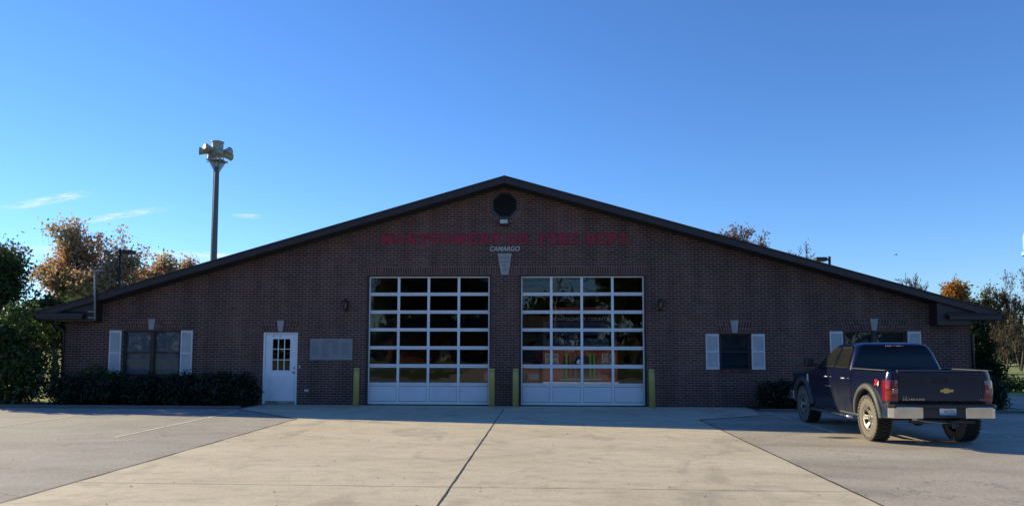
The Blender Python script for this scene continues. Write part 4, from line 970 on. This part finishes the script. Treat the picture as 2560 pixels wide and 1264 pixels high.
# ------------------------------------------------------------------ inside the bays: engine and response car
en = thing('fire_engine', 'red fire engine with chrome headlamp bezels behind the glass of the right bay door', 'fire engine', (2.24, .62, 0))
b = MB(); b.prism_x([(0, .62), (0, 1.74), (7.5, 1.74), (7.5, .55)], -1.15, 1.15); b.build('body', 'fire_red', en, bevel=.05, bseg=3)
b = MB(); b.prism_x([(.0, 1.745), (.12, 2.5), (.3, 2.8), (7.5, 2.85), (7.5, 1.745)], -1.14, 1.14); b.build('cab_top', mat('dark maroon upper', (.07, .012, .015), rough=.3), en, bevel=.05, bseg=3)  # upper half darker than the red body below
b = MB(); b.add([(-1.02, -.008, 1.78), (1.02, -.008, 1.78), (.98, .095, 2.40), (-.98, .095, 2.40)], [(0, 1, 2, 3)]); b.build('windshield', TINT_R, en, solid=.01)
MB().box(-.02, -.02, 1.78, .02, .1, 2.40).build('windshield_post', 'black', en)
MB().box(-1.15, -.42, .45, 1.15, -.01, .72).build('bumper', 'chrome', en, bevel=.03)
MB().box(-.5, -.02, .85, .5, -.004, 1.45).build('grille', 'black', en)
for s in (-1, 1):
    hb = MB(); 
    for z in (1.23, 1.44):
        x0, x1 = sorted((s*.66, s*1.05)); hb.box(x0, -.03, z-.09, x1, -.004, z-.075); hb.box(x0, -.03, z+.075, x1, -.004, z+.09); hb.box(x0, -.03, z-.075, x0+.015, -.004, z+.075); hb.box(x1-.015, -.03, z-.075, x1, -.004, z+.075)
    ho = hb.build('headlamp', 'chrome', en); hl = MB(); x0, x1 = sorted((s*.66, s*1.05))
    for z in (1.23, 1.44): hl.box(x0+.03, -.02, z-.06, (x0+x1)/2-.01, -.005, z+.06); hl.box((x0+x1)/2+.01, -.02, z-.06, x1-.03, -.005, z+.06)
    hl.build('lamp_lens', 'steel', ho)
text('cab_lettering', 'MONTGOMERY COUNTY', .155, 'letter_w', en, (.0, .085, 2.53), ext=.003, bold=.003, rot=(R(75), 0, 0))
b = MB(); b.lathe([(.0, -.2), (.06, -.2), (.14, -.18), (.16, -.14), (.13, -.03), (0, 0)], (0, 0, 0), 'y', 24); b.build('bumper_siren', 'chrome', en, smooth=True).location = (-.02, -.08, 1.27)
for x, m_ in ((-.42, 'lime'), (-.30, 'fire_red'), (-.14, 'flame'), (.30, 'lime'), (.42, 'lime')):
    b = MB(); b.box(x-.035, -.12, .75, x+.035, -.07, 1.55); b.build('hanging_hose', m_, en, bevel=.02)
MB().box(-.62, -.43, .74, .62, -.03, .80).build('hose_tray', 'offwhite', en, bevel=.01)
b = MB(); b.box(-.85, .35, 2.83, .85, .65, 2.98); b.build('light_bar', mat('red light bar', (.4, .01, .01), rough=.2), en, bevel=.04)
for s in (-1, 1):
    for y in (1.3, 5.6): b = MB(); b.lathe([(0, -.15), (.5, -.15), (.52, 0), (.5, .15), (0, .15)], (s*1.0, y, .52), 'x', 28); b.build('wheel', 'rubber', en)
cr = thing('response_car', 'red car marked 7 at the left edge of the right bay door glass', 'car', (.15, .9, 0))
b = MB(); b.prism_x([(0, .45), (-.02, .95), (.15, 1.15), (1.3, 1.28), (2.1, 1.85), (4.6, 1.85), (4.9, .45)], -.88, .88); b.build('body', 'fire_red', cr, bevel=.09, bseg=3)
b = MB(); b.add([(-.74, 1.36, 1.335), (.74, 1.36, 1.335), (.66, 2.02, 1.81), (-.66, 2.02, 1.81)], [(0, 1, 2, 3)]); b.build('windshield', TINT_R, cr, solid=.01)
MB().box(-.5, -.035, .68, .5, -.015, .92).build('grille', 'black', cr); MB().box(-.86, -.1, .42, .86, -.02, .62).build('bumper', 'offwhite', cr, bevel=.02)
for s in (-1, 1):
    MB().box(min(s*.55, s*.84), -.034, .72, max(s*.55, s*.84), -.01, .9).build('headlamp', 'bulb', cr, bevel=.01)
    for y in (.9, 3.9): b = MB(); b.lathe([(0, -.1), (.34, -.1), (.34, .1), (0, .1)], (s*.78, y, .34), 'x', 28); b.build('wheel', 'rubber', cr)
text('number', '7', .34, 'offwhite', cr, (.50, .22, 1.155), rot=(R(12), 0, 0), ext=.003, bold=.012)

# ------------------------------------------------------------------ trees and shrubs
def leaves(anchors, per, spread, size, rng, up=0.0, flat=1.0):
    n = len(anchors)*per; A = np.repeat(anchors, per, 0)+rng.normal(0, 1, (n, 3))*np.array(spread)
    u = rng.normal(0, 1, (n, 3)); u /= np.linalg.norm(u, axis=1)[:, None]; v = rng.normal(0, 1, (n, 3)); v -= (v*u).sum(1)[:, None]*u; v /= np.linalg.norm(v, axis=1)[:, None]
    s = size*rng.uniform(.6, 1.35, (n, 1)); ld = s*.55
    q = np.stack([A-u*s, A+v*ld, A+u*s, A-v*ld], 1).reshape(-1, 3)
    return q
def leaf_obj(q, m, parent, name='crown', loc=None):
    n = len(q)//4; me = bpy.data.meshes.new(name); me.vertices.add(len(q)); me.vertices.foreach_set('co', q.astype(np.float32).ravel())
    me.loops.add(n*4); me.loops.foreach_set('vertex_index', np.arange(n*4, dtype=np.int32)); me.polygons.add(n); me.polygons.foreach_set('loop_start', np.arange(0, n*4, 4, dtype=np.int32))
    try: me.polygons.foreach_set('loop_total', np.full(n, 4, dtype=np.int32))
    except Exception: pass
    me.update(); me.validate(); me.materials.append(m); o = bpy.data.objects.new(name, me); col.objects.link(o); o.parent = parent
    if loc: o.location = loc
    return o
def skeleton(h, spread, seed, levels=4, trunk_r=.18, start=.25, up=.55, kids=(3, 5), lean=0, shrink=.62, multi=1):
    rnd = random.Random(seed); tubes = []; tips = []
    def grow(p, d, L, r, lv):
        n = 4; pts = [p.copy()]; q = p.copy(); dd = d.copy()
        for i in range(n):
            dd = (dd+Vector((rnd.gauss(0, .13), rnd.gauss(0, .13), rnd.gauss(.02, .08)))).normalized(); q = q+dd*(L/n); pts.append(q.copy())
        tubes.append((pts, [r*(1-.55*i/n) for i in range(n+1)], lv))
        if lv >= levels: tips.extend(pts[2:]); return
        if lv >= levels-1: tips.append(pts[-1].copy())
        k = rnd.randint(*kids)+(2 if lv == 0 else 0)
        for i in range(k):
            t = rnd.uniform(start if lv == 0 else .25, 1.0); idx = t*n; a = int(min(n-1, idx)); bp_ = pts[a].lerp(pts[a+1], idx-a)
            ang = rnd.uniform(0, 2*PI); side = Vector((math.cos(ang), math.sin(ang), rnd.uniform(-.1, up)))*spread
            nd_ = (dd*rnd.uniform(.35, .9)+side).normalized(); grow(bp_, nd_, L*shrink*rnd.uniform(.75, 1.15), r*.5*(1-.3*t), lv+1)
        grow(pts[-1], dd, L*shrink*.9, r*.45, lv+1)
    for i in range(multi):
        a = rnd.uniform(0, 2*PI); o = Vector((math.cos(a), math.sin(a), 0))*(.12*i)
        grow(o, Vector((lean+(.25*math.cos(a) if multi > 1 else 0), (.25*math.sin(a) if multi > 1 else 0), 1)).normalized(), h*.42, trunk_r, 0)
    return tubes, tips
def tree(name, label, x, y, h, m, leafn=5, leaf=.1, spread=.8, seed=1, levels=4, trunk_r=.2, cl=.34, keep=1, cat='tree', group=None, kids=(3, 5), start=.25, bark='bark', rad=None, up=.55, multi=1, lean=0, twig=0, maxlv=9, z=0):
    t = thing(name, label, cat, (x, y, z), 0, group)
    tubes, tips = skeleton(1, spread, seed, levels, trunk_r/h, start, up, kids, lean, multi=multi)
    top = max(p.z for p in tips) ; wd = max(math.hypot(p.x, p.y) for p in tips)
    sz = h/top; sx_ = sz if rad is None else rad/wd
    b = MB()
    for pts, rr_, lv in tubes:
        if lv > maxlv: continue
        b.tube([(p.x*sx_, p.y*sx_, p.z*sz) for p in pts], [max(r*h, .012+twig) for r in rr_], 7 if lv < 2 else 4, cap=False)
    b.build('trunk', bark, t, recalc=False, smooth=True)
    if leafn:
        rng = np.random.default_rng(seed); A = np.array([(p.x*sx_, p.y*sx_, p.z*sz) for p in tips])
        if keep < 1: A = A[rng.random(len(A)) < keep]
        leaf_obj(leaves(A, leafn, (cl, cl, cl*.8), leaf, rng), m, t)
    return t
def shrub(name, label, x, y, lobes, m, n, leaf, seed, cat='shrub', group=None, z=0, fringe=0):
    t = thing(name, label, cat, (x, y, z), 0, group); rng = np.random.default_rng(seed); pts = []
    tot = sum(l[3]*l[4]*l[5] for l in lobes)
    for (cx, cy, cz, rx, ry, rz_h) in lobes:
        k = max(20, int(n*rx*ry*rz_h/tot)); d = rng.normal(0, 1, (k, 3)); d /= np.linalg.norm(d, axis=1)[:, None]
        r = rng.uniform(.45, 1, (k, 1))**.45; w_ = 1+.16*np.sin(d[:, :1]*7+cx*3)+.12*np.cos(d[:, 2:]*9+seed)+.1*np.sin(d[:, 1:2]*13)
        p = d*r*w_*np.array([rx, ry, rz_h])+np.array([cx, cy, cz]); pts.append(p[p[:, 2] > .03])
    if fringe:
        cx, cy, cz, rx, ry, rh = lobes[1]
        for (cx, cy, cz, rx, ry, rh) in lobes[:3]:
            d = rng.normal(0, 1, (fringe, 3)); d[:, 2] = np.abs(d[:, 2]); d /= np.linalg.norm(d, axis=1)[:, None]; pts.append(d*rng.uniform(1.02, 1.32, (fringe, 1))*np.array([rx, ry, rh])+np.array([cx, cy, cz]))
    A = np.concatenate(pts); leaf_obj(leaves(A, 3, (leaf*.9,)*3, leaf, rng), m, t, 'foliage')
    b = MB(); rnd = random.Random(seed)
    for (cx, cy, cz, rx, ry, rz_h) in lobes:
        for i in range(7):
            a = rnd.uniform(0, 2*PI); e = (cx+.8*rx*math.cos(a)*rnd.random(), cy+.8*ry*math.sin(a)*rnd.random(), cz+rz_h*rnd.uniform(.2, .85))
            b.tube([(cx*.9, cy*.9, 0), ((cx+e[0])/2, (cy+e[1])/2, e[2]*.6), e], [.03, .018, .008], 5, cap=False)
    b.build('stem', 'bark', t, recalc=False)
    return t
tree('oak_tree', 'large bronze leaved oak behind the left end of the station roof', -25.6, 22.5, 9.4, LEAF['bronze'], 7, .11, .78, 11, 4, .24, .30, rad=4.6, up=.8)
tree('oak_tree', 'bronze oak standing just right of the large one, behind the left lamp post', -24.4, 25, 7.6, LEAF['bronze'], 5, .13, .8, 23, 4, .2, .32, rad=2.4, up=.8)
tree('oak_tree', 'small bronze tree top showing beside the foot of the siren pole', -26.6, 34, 8.5, LEAF['bronze'], 6, .12, .8, 31, 4, .2, .32, rad=1.5, up=.8)
tree('evergreen_tree', 'dark green broad tree at the far left edge', -26.7, 15.2, 7.1, LEAF['dark'], 7, .10, .85, 41, 4, .25, .32, rad=3.1, up=.6)
tree('evergreen_tree', 'low dark green tree between the left edge tree and the bronze oak', -24.2, 15.5, 4.2, LEAF['dark'], 5, .12, .85, 43, 4, .2, .32, rad=2.3, up=.5)
tree('bare_tree', 'nearly bare tree top with reddish leaf tufts above the right roof slope', 18.2, 38, 11.6, LEAF['brown'], 5, .1, .7, 51, 4, .2, .18, rad=3.4, keep=.8, up=1.1, twig=.004)
tree('bare_tree', 'thin bare twigs showing over the roof left of the right lamp post', 21.8, 38.5, 10.2, LEAF['brown'], 2, .08, .7, 53, 4, .16, .15, rad=2.2, keep=.3, up=1.1, twig=.004)
tree('bare_tree', 'leafless grey tree above the lower right roof slope', 30.6, 38, 7.6, LEAF['brown'], 1, .06, .75, 55, 4, .16, .15, rad=2.6, keep=.2, up=1.0, twig=.006)
tree('maple_tree', 'small orange tree above the lower right roof slope', 33.3, 38, 7.0, LEAF['orange'], 5, .11, .6, 57, 4, .15, .25, rad=1.3, up=.9)
tree('sparse_tree', 'sparse olive leaved tree right of the small orange one', 35.6, 38, 6.9, LEAF['olive'], 2, .1, .7, 59, 4, .14, .2, rad=1.8, keep=.35, up=.9, twig=.004)
tree('bare_tree', 'tall multi stemmed bare tree in front of the water tower', 38.3, 38, 8.2, LEAF['brown'], 2, .08, .7, 61, 4, .09, .2, rad=2.6, keep=.3, up=1.2, multi=2, twig=.0, kids=(2, 4))
tree('sparse_tree', 'dark wispy tree at the right end of the eave', 40.3, 45, 6.4, LEAF['olive'], 3, .09, .8, 63, 4, .10, .3, rad=2.4, keep=.4, up=.8)
tree('brown_tree', 'brown leaved tree beyond the right corner of the station', 42.6, 50, 5.0, LEAF['brown'], 4, .12, .8, 65, 4, .12, .45, rad=2.2, up=.6)
shrub('pine_tree', 'small dark evergreen tree at the right corner of the station', 16.9, 6, [(0, 0, .95, .85, .7, .6), (.05, .1, 1.7, .7, .6, .6), (0, 0, 2.4, .5, .5, .6), (.35, -.2, .85, .55, .45, .35), (0, 0, 3.0, .3, .3, .45)], LEAF['pine'], 2600, .06, 67, cat='tree')
rnd = random.Random(77)
for i, (x, y, h, r_, lb) in enumerate(((47.5, 66, 4.6, 3.4, 'olive brush clump at the field edge behind the bare tree'), (52.5, 61, 4.6, 3.2, 'olive brush clump at the field edge at the far right'), (44, 62, 4.8, 3.2, 'olive brush clump at the field edge by the station corner'), (56.5, 63, 4.2, 3, 'olive brush clump at the field edge beyond the right edge tree'))):
    shrub('brush_clump', lb, x, y, [(0, 0, h*.5, r_, 2, h*.5), (r_*.6, .5, h*.35, r_*.7, 1.6, h*.38), (-r_*.6, -.4, h*.4, r_*.7, 1.7, h*.42)], LEAF['olive' if i != 2 else 'brown'], 1700, .15, 80+i, group='brush along the field edge')
# far wood on the horizon, one mass
rng = np.random.default_rng(3); A = []
for i in range(900):
    x = rng.uniform(-160, 190); y = 120+rng.uniform(-8, 14); hh = 5+2.2*math.sin(x*.07)+1.5*math.sin(x*.23+1); A.append((x, y, hh*rng.uniform(0, 1)**.7))
o = leaf_obj(leaves(np.array(A), 45, (1.3, 1.3, .9), .34, rng), LEAF['brown'], None, 'far_wood'); tag(o, 'far brown wood along the horizon behind the field', 'wood', kind='stuff')
shrub('evergreen_shrub', 'tall rounded dark green shrub at the left corner of the station, sunlit on top', -15.05, -.35, [(0, 0, 1.0, 1.25, .8, 1.05), (.45, .25, 2.0, .7, .55, .85), (-.9, .1, 1.5, 1.1, .8, .9), (.6, -.1, .8, .95, .7, .8)], LEAF['bush'], 4200, .06, 5, fringe=330)
shrub('evergreen_shrub', 'low spreading shrub at the far left edge beside the tall one', -17.4, 1.2, [(0, 0, .7, 1.3, .9, .75), (-1.3, .3, 1.0, 1.1, .9, 1.0)], LEAF['bush'], 2500, .06, 6, fringe=120)
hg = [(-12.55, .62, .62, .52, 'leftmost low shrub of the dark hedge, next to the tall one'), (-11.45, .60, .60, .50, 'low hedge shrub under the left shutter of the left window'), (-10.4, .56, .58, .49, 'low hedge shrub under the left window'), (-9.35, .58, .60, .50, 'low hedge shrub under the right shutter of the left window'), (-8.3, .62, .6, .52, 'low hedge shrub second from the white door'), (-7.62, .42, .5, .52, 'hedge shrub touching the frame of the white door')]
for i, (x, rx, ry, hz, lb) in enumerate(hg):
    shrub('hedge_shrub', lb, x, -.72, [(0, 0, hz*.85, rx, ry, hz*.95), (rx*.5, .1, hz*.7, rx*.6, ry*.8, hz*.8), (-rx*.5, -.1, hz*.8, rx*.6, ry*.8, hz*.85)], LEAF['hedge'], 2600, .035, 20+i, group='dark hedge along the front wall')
shrub('hedge_sprig', 'taller sunlit sprigs sticking out of the hedge by the tall shrub', -12.1, -.55, [(0, 0, .95, .42, .18, .2), (.6, 0, .86, .35, .16, .14)], LEAF['bush'], 260, .04, 33)
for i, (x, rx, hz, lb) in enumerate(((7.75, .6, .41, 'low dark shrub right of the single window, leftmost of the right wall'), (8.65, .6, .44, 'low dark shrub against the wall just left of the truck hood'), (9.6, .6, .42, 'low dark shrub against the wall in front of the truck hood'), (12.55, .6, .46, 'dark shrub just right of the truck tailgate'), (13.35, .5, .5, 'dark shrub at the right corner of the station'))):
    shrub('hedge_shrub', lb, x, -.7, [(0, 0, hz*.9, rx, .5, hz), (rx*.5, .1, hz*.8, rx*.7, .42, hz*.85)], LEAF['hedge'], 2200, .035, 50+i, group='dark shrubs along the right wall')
for i, (x, y, h, lb) in enumerate([(20.1, 9.3, .55, 'loose leafy bush on the grass beside the side road, at the right edge')]):
    shrub('leafy_bush', lb, x, y, [(0, 0, h*.55, .6, .6, h*.55), (.5, .2, h*.45, .5, .5, h*.45)], LEAF['bush'], 420, .06, 60+i)
tree('sapling', 'bare forked sapling on the grass at the right edge', 21.3, 12.0, 3.8, LEAF['brown'], 1, .05, .7, 71, 3, .05, .1, rad=1.2, keep=.3, up=1.3, multi=2, twig=.0)

# ------------------------------------------------------------------ across the street (seen in the glass)
src = tree('street_tree', 'large dark tree across the street, mirrored in the left bay door', -15.5, -58, 13.5, LEAF['dark'], 12, .2, .85, 91, 4, .35, .5, rad=5.5, up=.6, group='trees across the street')
for x, y, sc, rzz, lb in ((-8.2, -60, 1.0, 2, 'dark tree across the street, mirrored in the middle of the left bay door'), (10.8, -57, .95, 4, 'dark tree across the street, mirrored at the right of the right bay door'), (17.5, -60, 1.05, 1, 'dark tree across the street beyond the one at the right bay door'), (-23, -60, 1.1, 3, 'dark tree across the street, mirrored left of the bay doors'), (.3, -75, .62, 5, 'small tree across the street, mirrored in the gap of open sky'), (4.8, -72, .6, 5.5, 'small round tree across the street, mirrored beside the utility pole')):
    c = copy_tree(src); c.location = (x, y, 0); c.rotation_euler.z = rzz; c.scale = (sc, sc, sc); c['label'] = lb
rng = np.random.default_rng(9); A = []
for i in range(700):
    x = rng.uniform(-110, 110); y = -92+rng.uniform(-6, 6); A.append((x, y, (6.5+2.4*math.sin(x*.11+2)+1.2*math.sin(x*.31))*rng.uniform(0, 1)**.7))
o = leaf_obj(leaves(np.array(A), 40, (1.4, 1.4, 1.0), .45, rng), LEAF['dark'], None, 'wood_across_street'); tag(o, 'dark wood behind the houses across the street', 'wood', kind='stuff')
t = thing('brick_house', 'red brick house with white windows across the street, mirrored in the left bay door', 'house', (-12, -66, 0))
MB().box(-6, -8, 0, 6, 0, 3.3).build('wall', 'bldg', t); b = MB(); b.prism_x([(-8.6, 3.2), (.6, 3.2), (-4, 5.4)], -6.5, 6.5); b.build('roof', 'roofgrey', t)
for x in (-4, -1.2, 3.8):
    f = MB().box(x-.55, .001, 1.1, x+.55, .05, 2.5).build('window', 'offwhite', t); MB().box(x-.45, .051, 1.2, x+.45, .06, 2.4).build('pane', TINT_R, f)
MB().box(.6, .001, 0, 1.7, .05, 2.2).build('door', 'offwhite', t)
t = thing('white_house', 'pale house with dark windows across the street, mirrored beside the middle brick pier', 'house', (-1.8, -68, 0))
MB().box(-3, -7, 0, 3, 0, 3.6).build('wall', 'siding', t); b = MB(); b.prism_x([(-7.6, 3.5), (.6, 3.5), (-3.5, 5.6)], -3.4, 3.4); b.build('roof', 'roofgrey', t)
for x in (-1.7, 1.2): f = MB().box(x-.5, .001, 1.2, x+.5, .05, 2.6).build('window', 'offwhite', t); MB().box(x-.42, .051, 1.3, x+.42, .06, 2.5).build('pane', TINT_R, f)
t = thing('utility_pole', 'leaning wooden utility pole with wires across the street', 'utility pole', (1.9, -52, 0))
b = MB(); b.tube([(0, 0, 0), (.55, 0, 10.5)], [.17, .11], 10); b.build('pole', 'bark2', t)
MB().box(-.7, -.06, 9.6, 1.7, .06, 9.75).build('crossarm', 'bark2', t)
b = MB()
for k, (z, y) in enumerate(((9.8, -.2), (9.8, .2), (9.1, 0), (8.4, 0))):
    b.tube([(-60+12*i, y, z-1.2*(1-((i-5)/5)**2) if True else z) for i in range(11)], .03, 5)
b.build('wire', 'black', t)

# ------------------------------------------------------------------ thin clouds and a bird
def cloud_mat():
    m = bpy.data.materials.new('thin cloud'); m.use_nodes = True; t = m.node_tree; t.nodes.clear(); out = nd(t, 'OutputMaterial'); co = nd(t, 'TexCoord')
    n = noise(t, mapping(t, co.outputs['Object'], (.004, .012, 1)), 1.0, 6, .62, .5); sp_ = nd(t, 'SeparateXYZ'); lk(t, co.outputs['Generated'], sp_.inputs[0])
    def bell(s_):
        a = nd(t, 'Math', operation='SUBTRACT'); lk(t, s_, a.inputs[0]); a.inputs[1].default_value = .5; c = nd(t, 'Math', operation='MULTIPLY'); lk(t, a.outputs[0], c.inputs[0]); lk(t, a.outputs[0], c.inputs[1])
        e = nd(t, 'MapRange'); e.interpolation_type = 'SMOOTHSTEP'; e.inputs[1].default_value = .25; e.inputs[2].default_value = 0; lk(t, c.outputs[0], e.inputs[0]); return e.outputs[0]
    ml = nd(t, 'Math', operation='MULTIPLY'); lk(t, bell(sp_.outputs[0]), ml.inputs[0]); lk(t, bell(sp_.outputs[1]), ml.inputs[1])
    rr = ramp(t, n.outputs[0], [(.38, .0), (.75, .75)]); m2 = nd(t, 'Math', operation='MULTIPLY'); lk(t, rr.outputs[0], m2.inputs[0]); lk(t, ml.outputs[0], m2.inputs[1])
    tr = nd(t, 'BsdfTransparent'); d = nd(t, 'BsdfTranslucent'); d.inputs[0].default_value = (.95, .95, .95, 1); d2 = nd(t, 'BsdfDiffuse'); d2.inputs[0].default_value = (.95, .95, .95, 1); ad = nd(t, 'AddShader'); lk(t, d.outputs[0], ad.inputs[0]); lk(t, d2.outputs[0], ad.inputs[1])
    mx = nd(t, 'MixShader'); lk(t, m2.outputs[0], mx.inputs[0]); lk(t, tr.outputs[0], mx.inputs[1]); lk(t, ad.outputs[0], mx.inputs[2]); lk(t, mx.outputs[0], out.inputs[0]); return m
CL = cloud_mat(); HC = 1200
def cloud(u, v, L, Wd, ang, label):     # direction given as slopes right and up of the view axis
    D_ = HC/v; x = 1.2+D_*(u-.046); y = -21.9+D_
    b = MB(); G = [[((-.5+i/8)*L, (-.5+j/4)*Wd, 0) for i in range(9)] for j in range(5)]; o = b.grid(G).build('cloud', CL, None, recalc=False); o.location = (x, y, HC); o.rotation_euler.z = ang
    tag(o, label, 'cloud', 'thin cloud streaks')
cloud(-.56, .130, 5200, 1500, .35, 'long faint cloud streak low in the sky behind the bronze oak'); cloud(-.66, .205, 1500, 240, -.5, 'short faint cloud streak at the left edge of the sky')
cloud(-.555, .183, 1600, 260, -.5, 'thin faint cloud streak between the left edge and the siren pole'); cloud(-.37, .182, 300, 330, .3, 'tiny cloud wisp just right of the siren pole'); cloud(-.415, .127, 600, 600, .3, 'faint cloud puff at the foot of the siren pole')
t = thing('bird', 'tiny dark bird flying in the sky above the right roof slope', 'bird', (30, 40, 9.4))
MB().add([(-.16, 0, 0), (0, .03, .02), (.2, 0, .0), (0, -.03, -.02), (0, 0, .05)], [(0, 1, 4), (1, 2, 4), (2, 3, 4), (3, 0, 4), (0, 3, 2, 1)]).build('body', 'black', t)
MB().add([(-.04, 0, .02), (.06, 0, .02), (.0, .25, .08), (.0, -.25, .1)], [(0, 1, 2), (1, 0, 3)]).build('wing', 'black', t, solid=.006)
